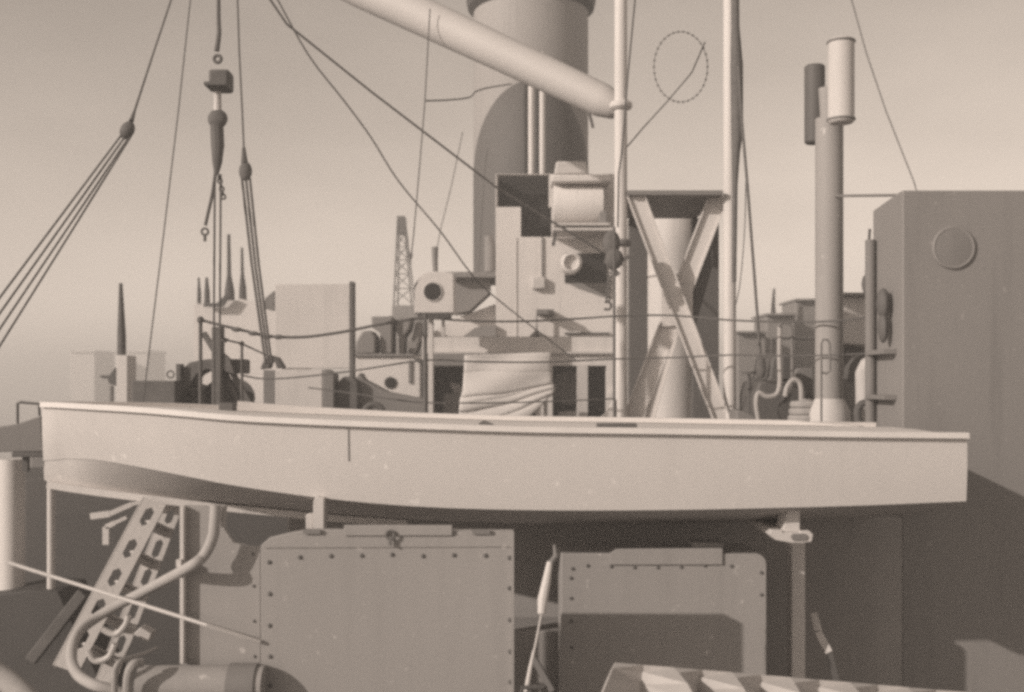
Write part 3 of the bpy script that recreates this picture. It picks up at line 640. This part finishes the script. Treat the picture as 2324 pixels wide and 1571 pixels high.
s = thing('guy_tackle', at(0, 760, 6.0), 'slanting guy tackle with a dark block at the upper left', 'tackle')
MB().tube([at(395, -20, 7.6), at(345, 130, 7.3), at(306, 250, 7.1), at(298, 275, 7.05)], [px(2.5, 7), px(2.5, 7), px(3, 7), px(6, 7)], 8).build('pendant', 'rope', s)
m = MB(); o0 = len(m.v); m.sphere((0, 0, 0), px(19, 7), 14, 10, (0.85, 0.6, 1.15))
rot = Matrix.Rotation(R(28), 4, 'Y'); m.v = [rot @ v + at(289, 296, 7.0) for v in m.v]; m.build('block', 'dark', s)
for (x0_, y0_), (x1_, y1_) in zip([(276, 306), (284, 310), (292, 312), (297, 310)], [(-60, 755), (-60, 795), (-60, 835), (-60, 880)]):
    MB().tube([at(x0_, y0_, 7.0), at(x1_, y1_, 5.6)], px(2.4, 6.5), 8).build('fall', 'rope', s)
def wire_thing(name, pts, r, d0, label, mat='wire', sm=0):
    return tag(MB().tube([at(*p) for p in pts], px(r, d0), 6, sm).build(name, mat), label, 'wire')
wire_thing('signal_halyard', [(434, -20, 8.5), (405, 250, 8.5), (372, 526, 8.5), (332, 850, 8.5), (322, 930, 8.5)], 1.8, 8.5, 'thin nearly upright line between the guy tackle and the lifting hook')
wire_thing('topping_wire', [(600, -20, 8.0), (651, 55, 8.1), (842, 208, 8.3), (1126, 425, 8.6), (1370, 575, 8.8)], 2.8, 8.3, 'long dark wire running diagonally down to the left gallows post')
wire_thing('slack_stay', [(625, -10, 9.0), (700, 125, 9.2), (780, 228, 9.4), (842, 312, 9.6), (905, 412, 9.8), (1000, 526, 10), (1062, 612, 10.2), (1115, 668, 10.4), (1306, 818, 10.8)], 2.0, 9.8, 'thinner slack stay below the long diagonal wire', sm=4)
wire_thing('aerial_wire', [(976, 20, 10), (972, 90, 10), (964, 235, 10), (952, 380, 10), (939, 530, 10), (931, 600, 10)], 1.6, 10, 'thin upright wire hanging left of the funnel')
wire_thing('aerial_lead', [(967, 229, 10), (1020, 227, 10.5), (1066, 221, 11), (1080, 208, 11.3), (1110, 199, 12), (1160, 191, 13)], 1.8, 11, 'short kinked wire lead from the upright wire to the funnel', sm=4)
wire_thing('mast_wire', [(1443, -20, 8.8), (1424, 180, 8.85), (1411, 348, 8.9), (1404, 395, 8.9), (1402, 516, 8.9)], 2.2, 8.9, 'dark wire leading down onto the left gallows post')
wire_thing('hoop_line', [(1411, 348, 8.95), (1460, 290, 9.2), (1514, 231, 9.4), (1570, 165, 9.5), (1600, 96, 9.6)], 1.8, 9.2, 'thin line from the left gallows post up to the beaded ring')
wire_thing('far_stay', [(1930, -10, 12), (1966, 120, 12), (2010, 250, 12), (2075, 415, 12), (2090, 470, 12)], 1.4, 12, 'faint wire crossing the sky right of the vent drums')
wire_thing('funnel_stay', [(1050, 300, 16), (1025, 420, 16), (1000, 520, 16), (985, 600, 16)], 1.2, 16, 'faint short stay sloping left of the funnel base')
s = thing('beaded_ring', at(1543, 234, 9.6), 'faint beaded rope ring hanging against the sky above the gallows', 'rope ring')
m = MB(); N = 34
ctr = at(1545, 152, 9.6)
ringpts = [ctr+Vector((px(61, 9.6)*math.cos(2*math.pi*i/N), 0, px(80, 9.6)*math.sin(2*math.pi*i/N))) for i in range(N+1)]
m.tube(ringpts, px(0.9, 9.6), 5); m.build('cord', 'wire', s)
b0 = MB().sphere((0, 0, 0), px(2.6, 9.6), 8, 6)
bm_ = bpy.data.meshes.new('bead'); bm_.from_pydata(b0.v, [], b0.f); bm_.materials.append(MATS['wire'])
for p in ringpts[:-1]:
    o = bpy.data.objects.new('bead', bm_); COL.objects.link(o); o.parent = s.o; o.location = p-s.matrix_world_base

# winch frame at the left behind the boat
D = 9.2
s = thing('deck_winch', Vector((at(480, 0, D).x, D, TOPZ)), 'dark winch frame with sloping legs behind the bow half of the boat', 'winch')
MB().pbox(399, 826, 410, 1010, D-0.05, 0.1).build('upright', 'dark', s, 0.004)
MB().prism([(410, 840), (430, 822), (470, 815), (552, 815), (552, 848), (500, 848), (470, 838), (446, 850), (428, 880), (410, 905)], D, 0.25).build('beam', 'rust', s, 0.01)
MB().prism([(412, 880), (440, 872), (466, 888), (468, 1010), (412, 1010)], D+0.1, 0.35).build('drum_guard', 'dark', s, 0.01)
MB().pbox(480, 742, 503, 1010, D-0.12, 0.1).build('king_post', 'rust', s, 0.005)
MB().bar(at(462, 756, D), at(512, 836, D), px(11, D), 0.06).build('strut', 'rust', s)
MB().bar(at(512, 848, D), at(552, 930, D), px(10, D), 0.06).build('strut', 'rust', s)
MB().bar(at(528, 846, D), at(574, 930, D), px(11, D), 0.06).build('strut', 'rust', s)
MB().prism([(500, 840), (503, 800), (520, 815), (530, 848)], D-0.1, 0.08).build('knee', 'rust', s)
w = MB(); w.lathe(at(505, 905, 9.45), [(px(46, 9.4), 0.0), (px(46, 9.4), 0.05), (px(30, 9.4), 0.06), (px(30, 9.4), 0.4), (px(46, 9.4), 0.41), (px(46, 9.4), 0.46)], 24, 'y'); w.build('drum', 'rust', s)
w = MB(); w.ring(at(440, 905, 9.2), px(22, 9.2), px(3, 9.2), 'y', 20, 6); w.bar(at(440, 885, 9.2), at(440, 925, 9.2), px(5, 9.2), 0.03); w.bar(at(420, 905, 9.2), at(460, 905, 9.2), px(5, 9.2), 0.03); w.build('hand_wheel', 'dark', s)
tag(MB().pbox(298, 864, 398, 1010, 9.0, 0.5).build('steel_bin', 'rust', bevel=0.01), 'grey open bin left of the dark winch frame', 'bin')
tag(MB().ring(at(387, 850, 9.05), px(8, 9), px(2, 9), 'y', 16, 6).build('lifting_ring', 'rust'), 'small lifting ring standing on the right end of the bin', 'ring')
s = thing('chimney_post', Vector((at(276, 0, 10.5).x, 10.5, TOPZ)), 'dark tapering spike on a white pillar, far left', 'post')
MB().tube([at(276, 806, 10.5), at(276, 760, 10.5), at(274, 643, 10.5)], [px(10, 10.5), px(9.5, 10.5), px(4, 10.5)], 14).build('spike', 'rust', s)
MB().box(at(264, 0, 10.4).x, at(289, 0, 10.4).x, 10.4, 10.65, TOPZ, at(0, 806.5, 10.4).z).build('pillar', 'white', s, 0.006)
MB().prism([(228, 852), (248, 852), (262, 834), (264, 876), (248, 872), (244, 860), (228, 858)], 10.4, 0.08).build('side_bracket', 'dark', s)
MB().pbox(249, 876, 254, 1000, 10.42, 0.05).build('bracket_stem', 'mid_grey', s)

# white shelter panels
s = thing('shelter_screen', Vector((at(710, 0, 11.0).x, 11.0, TOPZ)), 'tall pale rectangular screen with a dark right edge, left of centre', 'screen')
MB().box(at(624, 0, 11).x, at(794, 0, 11).x, 11.0, 11.06, at(0, 836, 11).z, at(0, 645, 11).z).build('panel', 'light', s, 0.004)
MB().box(at(794.5, 0, 11).x, at(803, 0, 11).x, 10.95, 11.12, TOPZ, at(0, 640, 11).z).build('edge_post', 'rust', s)
MB().box(at(598, 0, 10.9).x, at(623, 0, 10.9).x, 10.9, 11.2, TOPZ, at(0, 840, 10.9).z).build('lower_post', 'mid_grey', s)
MB().box(at(624, 0, 10.9).x, at(731, 0, 10.9).x, 10.9, 10.96, TOPZ, at(0, 839, 10.9).z).build('lower_panel', 'light', s, 0.004)
MB().prism([(596, 700), (603, 676), (622, 660), (622, 706)], 11.0, 0.06).build('fin', 'mid_grey', s)
s = thing('cable_reel', Vector((at(765, 0, 10.6).x, 10.6, TOPZ)), 'grey lumpy machinery covers at the foot of the pale screen', 'machinery')
MB().prism([(732, 1000), (732, 840), (740, 838), (758, 850), (758, 1000)], 10.6, 0.3).build('cover', 'mid_grey', s, 0.01)
MB().prism([(762, 1000), (760, 905), (764, 870), (780, 854), (800, 856), (812, 866), (814, 1000)], 10.7, 0.4).build('cover', 'rust', s, 0.015)
MB().prism([(806, 862), (816, 846), (826, 862), (880, 890), (930, 900), (965, 905), (965, 1000), (806, 1000)], 10.8, 0.3).build('bed', 'mid_grey', s, 0.01)
MB().ring(at(848, 940, 10.6), px(22, 10.6), px(7, 10.6), 'y', 24, 8).build('hand_wheel', 'dark', s)

# ================================================================== THE SHIP ALONGSIDE
D = 14.0
s = thing('moored_ship', Vector((at(1200, 0, 15).x, 15.5, WATER)), 'pale ship lying alongside with funnel and box-shaped superstructure', 'ship')
x0 = at(640, 0, 14).x; x1 = at(2600, 0, 14).x; zd = at(0, 955, 13.8).z
MB().box(x0-3, x1, 13.6, 20, WATER-0.3, zd).build('hull', 'mid_grey', s, 0.05)
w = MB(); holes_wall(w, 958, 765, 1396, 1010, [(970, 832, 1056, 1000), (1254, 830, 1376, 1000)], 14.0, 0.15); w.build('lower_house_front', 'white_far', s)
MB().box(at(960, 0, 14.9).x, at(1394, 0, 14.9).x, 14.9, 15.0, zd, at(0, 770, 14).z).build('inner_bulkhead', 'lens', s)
MB().box(at(958, 0, 14).x, at(1396, 0, 14).x, 14.155, 17.0, at(0, 768, 14).z-0.05, at(0, 768, 14).z).build('boat_deck', 'light_far', s)
MB().box(at(958, 0, 14.155).x, at(961, 0, 14.155).x, 14.155, 17.0, zd, at(0, 768, 14).z-0.055).build('house_side', 'white_far', s)
MB().pbox(968, 802, 1056, 831, 13.9, 0.098).build('awning_box', 'mid_grey', s, 0.01)
MB().pbox(968, 798, 1395, 803, 13.93, 0.068).build('rubbing_band', 'light_far', s)
MB().pbox(1310, 828, 1334, 1000, 13.95, 0.12).build('pillar', 'light_far', s)
MB().prism([(1376, 1000), (1376, 905), (1396, 880), (1396, 1000)], 13.9, 0.09).build('corner_plate', 'white_far', s)
MB().prism([(1022, 868), (1042, 872), (1058, 884), (1058, 896), (1030, 893)], 14.4, 0.1).build('inner_fitting', 'light_far', s)
MB().prism([(1002, 1000), (1006, 893), (1044, 893), (1052, 1000)], 14.3, 0.3).build('inner_pedestal', 'mid_grey', s)
MB().prism([(1268, 1000), (1268, 936), (1320, 932), (1326, 1000)], 14.3, 0.3).build('inner_pedestal', 'light_far', s)
MB().lathe(at(1290, 880, 14.6), [(0.22, 0), (0.22, 0.2)], 20, 'y').build('inner_drum', 'far_grey', s)
# upper tower under the funnel
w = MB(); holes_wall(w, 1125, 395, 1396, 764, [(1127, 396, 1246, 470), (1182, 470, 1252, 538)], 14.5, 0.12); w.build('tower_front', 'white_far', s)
MB().pbox(1127, 398, 1394, 764, 14.9, 0.1).build('tower_inner', 'lens', s)  # near-black panel paints the shade seen through the L-shaped holes
MB().box(at(1125, 0, 14.5).x, at(1130, 0, 14.5).x, 14.625, 16.5, at(0, 764, 14.5).z, at(0, 396, 14.5).z).build('tower_side', 'white_far', s)
MB().box(at(1390, 0, 14.5).x, at(1396, 0, 14.5).x, 14.625, 16.5, at(0, 764, 14.5).z, at(0, 396, 14.5).z).build('tower_side', 'white_far', s)
MB().pbox(1171, 540, 1173, 764, 14.488, 0.011).build('tower_seam', 'light_far', s)
MB().pbox(1229, 538, 1232, 630, 14.47, 0.029).build('conduit', 'mid_grey', s)
w = MB(); w.pbox(1207, 628, 1238, 656, 14.40, 0.098); w.build('lamp_box', 'light_far', s, 0.02)
MB().pbox(1218, 702, 1257, 712, 14.2, 0.298).build('locker_lid', 'mid_grey', s)
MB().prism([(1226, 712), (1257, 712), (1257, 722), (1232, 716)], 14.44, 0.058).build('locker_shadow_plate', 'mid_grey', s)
MB().pbox(1217, 712.5, 1220, 764, 14.3, 0.04).build('stay', 'mid_grey', s)
MB().prism([(1050, 764), (1078, 744), (1100, 739), (1125, 738), (1125, 764)], 14.4, 0.5).build('curved_hatch', 'far_grey', s)
MB().prism([(968, 764), (1030, 724), (1124, 690), (1124, 764)], 14.95, 0.6).build('sloping_house', 'white_far', s)
MB().prism([(1201, 764), (1217, 748), (1230, 764)], 14.3, 0.15).build('hatch_wedge', 'far_grey', s)
MB().pbox(1282, 755, 1384, 759, 14.46, 0.038).build('slot_cover', 'far_dark', s)
# window with projecting round lamp
MB().pbox(1282, 575, 1378, 642, 14.48, 0.019).build('window_pane', 'lens', s)
c = at(1297, 596, 14.0)
w = MB(); w.lathe(c, [(px(14, 14), 0.05), (px(18, 14), -0.02), (px(24, 14), 0.0), (px(25, 14), 0.06), (px(22, 14), 0.42)], 28, 'y'); w.build('porthole_lamp', 'white_far', s)
MB().prism([(1288, 642), (1380, 642), (1380, 678), (1340, 664), (1310, 654)], 14.485, 0.014).build('lamp_shadow_board', 'far_grey', s)  # grey wedge painted as the round lamp's cast shadow below the pane
# box with drum on the tower
c = at(1313, 460, 14.05)
w = MB(); w.lathe(Vector((at(1257, 0, 14.0).x, 14.2, at(0, 460, 14.0).z)), [(px(45, 14), 0), (px(46, 14), 0.01), (px(46, 14), px(112, 14)), (px(45, 14), px(113, 14))], 32, 'x'); w.build('side_tank', 'white_far', s)
MB().pbox(1252, 396, 1388, 413, 13.9, 0.5).build('tank_rim', 'white_far', s, 0.02)
MB().prism([(1258, 395), (1263, 366), (1330, 366), (1336, 395)], 13.95, 0.5).build('tank_cover', 'light_far', s, 0.02)
MB().pbox(1360, 480, 1378, 512, 13.95, 0.3).build('tank_valve', 'far_grey', s, 0.01)
MB().pbox(1258, 506, 1384, 511, 13.85, 0.5).build('tank_saddle', 'light_far', s)
MB().pbox(1255, 517, 1396, 523, 13.8, 0.65).build('tank_shelf', 'light_far', s)
MB().bar(at(1262, 528, 13.9), at(1255, 558, 13.9), px(7, 14), 0.05).build('shelf_bracket', 'far_dark', s)
# awning hut left of the tower
MB().prism([(1031, 628), (1112, 628), (1112, 662), (1064, 706), (1031, 711)], 14.7, 0.6).build('side_hut', 'far_grey', s)
MB().pbox(1012, 617, 1124, 629, 14.5, 0.9).build('hut_roof', 'far_grey', s)
w = MB(); w.tube([at(1112, 617, 15), at(1112, 560, 15), at(1108, 536, 15)], [px(13, 15), px(13, 15), px(9, 15)], 14); w.build('ribbed_vent', 'far_grey', s)
# funnel
fc = at(1205, 0, 18.5); zb_ = at(0, 640, 18.5).z
w = MB(); rr = px(130, 18.5); zt_ = at(0, 30, 18.5).z
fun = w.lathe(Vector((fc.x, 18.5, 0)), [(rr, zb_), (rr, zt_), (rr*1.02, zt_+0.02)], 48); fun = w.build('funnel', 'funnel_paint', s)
w = MB(); w.lathe(Vector((fc.x, 18.5, 0)), [(rr*1.01, zt_-0.02), (rr*1.10, zt_+0.05), (rr*1.13, zt_+0.18), (rr*1.10, zt_+0.42), (rr*0.9, zt_+0.46)], 48); w.build('funnel_cap', 'far_dark', fun)
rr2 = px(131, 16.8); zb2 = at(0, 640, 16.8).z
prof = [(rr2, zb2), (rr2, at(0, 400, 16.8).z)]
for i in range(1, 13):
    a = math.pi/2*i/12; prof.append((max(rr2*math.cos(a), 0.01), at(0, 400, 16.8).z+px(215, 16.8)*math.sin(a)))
w = MB(); w.lathe(Vector((at(1205, 0, 16.8).x, 16.8, 0)), prof, 48); w.build('funnel_shade_dome', 'funnel_shade_paint', s)  # added dark dome, its shape and colour stand for shadow on the funnel
for x in (1206, 1231):
    w = MB(); w.tube([at(x, 398, 15.4), at(x, 120, 15.4)], px(7, 15.4), 12); w.build('pipe_and_gap', 'white_far', fun)
for x in (1192, 1219):
    w = MB(); w.tube([at(x, 398, 15.55), at(x, 130, 15.55)], px(5, 15.5), 10); w.build('pipe_and_gap', 'far_dark', fun)  # dark tubes put in for the shaded gaps beside the pale pipes

# canvas bundle hung on the ship side
def canvas():
    m = MB(); N, K = 60, 110; D_ = 13.0
    L = [(1056, 806), (1054, 850), (1052, 888), (1046, 906), (1043, 935), (1050, 985)]
    Rr = [(1250, 800), (1249, 838), (1251, 866), (1259, 884), (1246, 902), (1160, 985)]
    def edge(E, t):
        q = t*(len(E)-1); i = min(int(q), len(E)-2); f = q-i; return (E[i][0]+(E[i+1][0]-E[i][0])*f, E[i][1]+(E[i+1][1]-E[i][1])*f)
    folds = [(815, 811, 0.006, 2.0), (846, 840, 0.012, 1.6), (903, 866, 0.06, 2.0), (912, 874, 0.025, 1.4), (931, 884, 0.06, 2.2), (940, 880, 0.03, 1.6), (962, 897, 0.08, 2.2)]
    for j in range(K+1):
        t = j/K; l_, r_ = edge(L, t), edge(Rr, t)
        for i in range(N+1):
            u = i/N; x = l_[0]+(r_[0]-l_[0])*u; y = l_[1]+(r_[1]-l_[1])*u
            X_ = (x-1050)/205.0; off = 0.0
            for ya, yb, am, sg in folds:
                yy = ya+(yb-ya)*X_**1.4 if X_ > 0 else ya
                yy += 2.5*math.sin(4*X_+ya)+1.2*math.sin(11*X_+2*ya)
                e = (y-yy)/sg
                off += am*(math.exp(-abs(e)*1.3) if e < 0 else math.exp(-e*0.35))*(0.45+0.55*math.sin(1.9*X_+0.11*ya)**2)
            off += 0.015*math.sin(7*X_+0.06*y)
            belly = -0.04*max(math.sin(math.pi*u), 0)**0.5
            m.v.append(at(x, y, D_+belly+off))
    for j in range(K):
        for i in range(N): a = j*(N+1)+i; m.f.append((a, a+1, a+N+2, a+N+1))
    w = m.build('canvas_bundle', 'canvas', flip=False)
    so_ = w.o.modifiers.new('thick', 'SOLIDIFY'); so_.thickness = 0.02
    tag(w, 'pale canvas sheet with slanting folds, lashed in the ship opening', 'canvas')
canvas()
for i, (pts, lab) in enumerate([([(1200, 985), (1222, 910)], 'left'), ([(1218, 985), (1206, 915)], 'middle'), ([(1238, 985), (1238, 895)], 'right')]):
    tag(MB().bar(at(*pts[0], 13.3), at(*pts[1], 13.3), px(9, 13.3), 0.05).build('prop', 'white_far'), 'short white prop under the canvas, %s of three' % lab, 'prop', 'props under the canvas')

# searchlight boxes
s = thing('searchlight', at(986, 712, 13.0), 'square white searchlight box with one round dark lens and a stub on top', 'searchlight')
w = MB(); cpts = [(941, 710), (941, 645)]+[(985-44*math.cos(a), 650-34*math.sin(a)) for a in [R(20*i) for i in range(0, 10)] if 985-44*math.cos(a) < 1000]+[(1000, 616), (1029, 620), (1030, 710)]
w.prism(cpts, 13.0, 0.5); w.build('housing', 'white_far', s, 0.015)
c = at(982, 662, 12.99); ln_ = MB().lathe(c, [(px(20, 13), 0.004), (px(20, 13), -0.006), (px(10, 13), -0.008)], 28, 'y').build('lens', 'lens', s)
MB().ring(c, px(21, 13), px(1.6, 13), 'y', 28, 6).build('rim', 'light_far', ln_)
MB().pbox(948, 711, 1020, 720, 12.95, 0.5).build('base_plate', 'far_dark', s)
w = MB(); w.tube([at(988, 617, 13.2), at(987, 585, 13.2), at(987, 561, 13.2)], [px(6, 13), px(7, 13), px(8, 13)], 12); w.build('vent_stub', 'far_grey', s)
MB().pbox(972, 720.5, 982, 1000, 13.1, 0.2).build('leg', 'white_far', s)
MB().pbox(1002, 720.5, 1008, 764, 13.1, 0.2).build('leg', 'light_far', s)
s = thing('small_house', Vector((at(880, 0, 14).x, 14.5, WATER)), 'low white deck house with one round dark port, left of the searchlight', 'deck house')
MB().box(at(802, 0, 14).x, at(955, 0, 14).x, 14.0, 15.5, zd, at(0, 809, 14).z).build('wall', 'white_far', s, 0.02)
MB().pbox(800, 803, 938, 808.6, 13.95, 1.6).build('roof_edge', 'far_grey', s)
MB().lathe(at(886, 869, 13.99), [(px(13.5, 14), 0.004), (px(13.5, 14), -0.008), (px(6, 14), -0.01)], 24, 'y').build('port', 'lens', s)
MB().pbox(927, 818, 933, 870, 13.97, 0.029).build('ladder_strip', 'far_grey', s)
MB().prism([(938, 814), (952, 814), (960, 822), (960, 905), (955, 905), (955, 828)], 13.9, 0.09).build('davit', 'far_dark', s)
# machinery along the roof of the low house
for k, (poly, mat, lab) in enumerate([([(806, 803), (808, 776), (822, 752), (842, 750), (852, 764), (852, 803)], 'far_grey', 'rounded grey engine cover on the low white house'),
        ([(862, 803), (862, 756), (844, 744), (842, 718), (890, 718), (890, 803)], 'far_grey', 'flat-topped grey crane base on the low white house'),
        ([(905, 803), (905, 762), (896, 748), (900, 720), (935, 722), (928, 748), (916, 764), (916, 803)], 'far_grey', 'grey pedestal under the lattice crane'),
        ([(925, 803), (934, 770), (944, 730), (955, 730), (952, 775), (942, 803)], 'far_grey', 'grey slanting bracket left of the searchlight leg')]):
    tag(MB().prism(poly, 14.2+0.1*k, 0.5).build('roof_machine', mat, bevel=0.02), lab, 'machinery', 'machinery on the low white house')
tag(MB().box(at(925, 0, 14.1).x, at(945, 0, 14.1).x, 14.1, 14.15, at(0, 790, 14.1).z, at(0, 775, 14.1).z).build('cross_bar', 'far_grey'), 'small grey bar between the pedestal and the slanting bracket', 'bar')

# ================================================================== FAR THINGS
D = 42.0
s = thing('lattice_crane', Vector((at(914, 0, D).x, D, WATER)), 'slender lattice crane tower far behind the low white house', 'crane')
def corners(y):
    t = (y-493)/(718-493); t = max(t, 0); l_ = 903+(891-903)*t; r_ = 916+(940-916)*t; return l_, r_
for l0, dd in ((0, 0), (1, 0), (0, 2.0), (1, 2.0)):
    a = corners(500)[l0]; b = corners(760)[l0]
    MB().bar(at(a, 500, D)+Vector((0, dd*0.3, 0)), at(b, 800, D)+Vector((0, dd, 0)), px(3.6, D), px(3.6, D)).build('leg', 'far_dark', s)
ys = [530, 560, 590, 622, 655, 690]
for i in range(len(ys)-1):
    l0, r0 = corners(ys[i]); l1, r1 = corners(ys[i+1])
    for a, b in (((l0, ys[i]), (r1, ys[i+1])), ((r0, ys[i]), (l1, ys[i+1])), ((l0, ys[i]), (r0, ys[i]))):
        MB().bar(at(*a, D), at(*b, D), px(2.2, D), px(2.2, D)).build('lattice_bar', 'far_dark', s)
MB().pbox(901, 490, 918, 528, D, 0.8).build('head', 'far_dark', s)
MB().pbox(890, 693, 942, 716, D-1, 4).build('machine_platform', 'far_grey', s)
MB().pbox(926, 573, 934, 582, D, 0.5).build('lamp', 'far_dark', s)
MB().pbox(884, 716, 948, 900, D-1, 5).build('cabin', 'far_grey', s)

def spire(name, x, ytop, ybot, w, d, label, kick=None):
    s = thing(name, Vector((at(x, 0, d).x, d, WATER)), label, 'mast', 'distant masts at the left')
    MB().tube([at(x, ybot, d), at(x, ybot-25, d), at(x-1, ybot-60, d), at(x-2, ytop, d)], [px(w, d), px(w*0.9, d), px(w*0.42, d), px(w*0.3, d)], 10).build('shaft', 'far_dark', s)
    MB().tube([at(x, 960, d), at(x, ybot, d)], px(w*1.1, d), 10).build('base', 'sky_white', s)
spire('distant_mast', 521, 532, 684, 12, 21, 'dark distant mast just right of the hook falls, taller one')
spire('distant_mast', 551, 562, 680, 9, 21, 'dark distant mast just left of the side tackle, second one')
spire('distant_mast', 452, 642, 690, 5, 21, 'short dark distant spike above the stanchion knob')
spire('distant_mast', 470, 652, 690, 7, 21, 'second short distant spike, left of the hook falls')
s = thing('distant_tug', Vector((at(540, 0, 22).x, 23.5, WATER)), 'pale low ship far behind the winch frame carrying dark masts', 'ship')
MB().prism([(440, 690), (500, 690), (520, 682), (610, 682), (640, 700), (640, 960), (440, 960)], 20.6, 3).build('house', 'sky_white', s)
MB().prism([(462, 688), (492, 688), (512, 668), (520, 672), (504, 696), (462, 696)], 20.4, 0.1).build('gun_barrel', 'far_dark', s)
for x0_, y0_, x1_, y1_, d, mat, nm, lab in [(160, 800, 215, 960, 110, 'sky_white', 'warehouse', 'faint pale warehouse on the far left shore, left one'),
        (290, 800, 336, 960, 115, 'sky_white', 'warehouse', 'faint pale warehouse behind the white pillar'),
        (1672, 757, 1740, 960, 28, 'far_grey', 'far_store', 'low grey block right of the gallows, lowest of the far steps'),
        (1738, 717, 1806, 960, 29, 'far_grey', 'far_store', 'grey block with a thin spire, middle one of the far steps'),
        (1804, 684, 1860, 960, 30, 'far_grey', 'far_store', 'tallest grey block beside the vent pipe')]:
    st_ = thing(nm, Vector((at((x0_+x1_)/2, 0, d).x, d, WATER)), lab, 'building', 'far buildings')
    MB().box(at(x0_, 0, d).x, at(x1_, 0, d).x, d, d+d*0.05, WATER-0.1, at(0, y0_, d).z).build('wall', mat, st_, 0.05)
    MB().box(at(x0_-2, 0, d).x, at(x1_+2, 0, d).x, d-0.2, d+d*0.05+0.2, at(0, y0_, d).z+0.002, at(0, y0_-5, d).z).build('roof', mat, st_)
tag(MB().tube([at(1755, 712, 29.4), at(1755, 690, 29.4), at(1757, 655, 29.4)], [px(6, 29), px(4.5, 29), px(2.5, 29)], 8).build('roof_spire', 'far_dark'), 'thin dark spire on the middle grey far block', 'spire')
# ship part seen between vent pipe and deckhouse
s = thing('aft_house', Vector((at(1950, 0, 12.5).x, 12.8, WATER)), 'pale cabin wall between the vent pipe and the deckhouse', 'cabin')
MB().prism([(1900, 1000), (1900, 672), (1990, 672), (1990, 792), (1960, 785), (1915, 780), (1915, 1000)], 12.5, 0.6).build('wall', 'light_far', s, 0.02)
MB().pbox(1898, 664, 1992, 671, 12.4, 0.8).build('roof_edge', 'far_grey', s)
MB().pbox(1902, 780, 2010, 1000, 12.9, 0.3).build('inner_wall', 'mid_grey', s)
s = thing('cowl_vent', Vector((at(1965, 0, 9.6).x, 9.6, TOPZ)), 'pale rounded cowl ventilator with a dark mouth left of the deckhouse', 'ventilator')
w = MB(); w.tube([Vector((at(1962, 0, 9.6).x, 9.6, TOPZ)), at(1962, 880, 9.6), at(1964, 850, 9.6), at(1974, 832, 9.55), at(1984, 828, 9.5)], [px(20, 9.6), px(20, 9.6), px(23, 9.6), px(24, 9.6), px(22, 9.6)], 16); w.build('cowl', 'white', s)
tag(MB().prism([(1926, 860), (1928, 834), (1944, 812), (1962, 804), (1985, 804), (1985, 824), (1962, 830), (1946, 850), (1940, 868)], 9.9, 0.15).build('hawse_arch', 'dark'), 'dark arched shield behind the pale cowl', 'shield')
s = thing('block_rig', at(1972, 670, 7.6), 'dark small tackle hanging at the left edge of the deckhouse', 'tackle')
MB().tube([at(1974, 520, 7.4), at(1970, 580, 7.4), at(1966, 620, 7.4)], px(3.5, 7.4), 8).build('fall', 'rope', s)
m = MB(); m.sphere(at(1966, 645, 7.4), px(14, 7.4), 10, 8, (0.8, 0.6, 1.6)); m.build('block', 'rope', s)
tag(MB().tube([at(1952, 980, 7.8), at(1946, 935, 7.8), at(1955, 918, 7.8), at(1968, 914, 7.8)], px(9, 7.8), 10, 5).build('swan_neck', 'dark'), 'dark bent swan-neck pipe at the foot of the vent pipe', 'pipe')

# more gear between the gallows and the deckhouse
m = MB()
for i, z in enumerate((0.0, 0.05, 0.10)): m.ring(Vector((at(1828, 0, 8.1).x, 8.1, TOPZ+0.49+z)), 0.10-0.008*i, 0.028, 'z', 22, 8)
m.tube([Vector((at(1828, 0, 8.1).x, 8.1, TOPZ)), Vector((at(1828, 0, 8.1).x, 8.1, TOPZ+0.63))], 0.05, 10)
tag(m.build('rope_coil', 'rope_light'), 'pale coil of rope on a short post beside the foot of the vent pipe', 'rope coil')
s = thing('valve_stand', Vector((at(1700, 0, 8.7).x, 8.7, TOPZ)), 'thin dark valve stand with a hand wheel right of the gallows post', 'valve')
MB().tube([Vector((at(1700, 0, 8.7).x, 8.7, TOPZ)), at(1700, 850, 8.7)], px(4, 8.7), 8).build('stem', 'dark', s)
MB().ring(at(1700, 846, 8.7), px(14, 8.7), px(2.6, 8.7), 'z', 18, 6).build('hand_wheel', 'dark', s)
tag(MB().tube([at(1752, 1000, 8.75), at(1752, 790, 8.75), at(1758, 772, 8.75), at(1772, 768, 8.75), at(1850, 768, 8.75)], px(3.2, 8.75), 8, 5).build('steam_line', 'rust'), 'thin dark pipe bending over behind the pump towards the vent pipe', 'pipe')
tag(MB().prism([(1806, 1000), (1806, 842), (1812, 836), (1846, 836), (1848, 1000)], 9.3, 0.4).build('ready_locker', 'mid_grey', bevel=0.01), 'upright grey locker just left of the vent pipe behind the hoses', 'locker')

# ================================================================== AIR
def haze():
    m = MB(); m.box(-430, 430, -70, 450, WATER-1.5, 10.5)
    me = bpy.data.materials.new('haze'); me.use_nodes = True
    n = me.node_tree.nodes; n.clear()
    o = n.new('ShaderNodeOutputMaterial'); v = n.new('ShaderNodeVolumePrincipled')
    v.inputs['Color'].default_value = (0.97, 0.955, 0.94, 1); v.inputs['Density'].default_value = 0.009; v.inputs['Anisotropy'].default_value = 0.1
    me.node_tree.links.new(v.outputs[0], o.inputs['Volume']); MATS['haze'] = me
    w = m.build('haze', 'haze', smooth=False); w.o['kind'] = 'stuff'; w.o['label'] = 'thin pale harbour haze filling the air'
haze()
scn.cycles.volume_bounces = 1
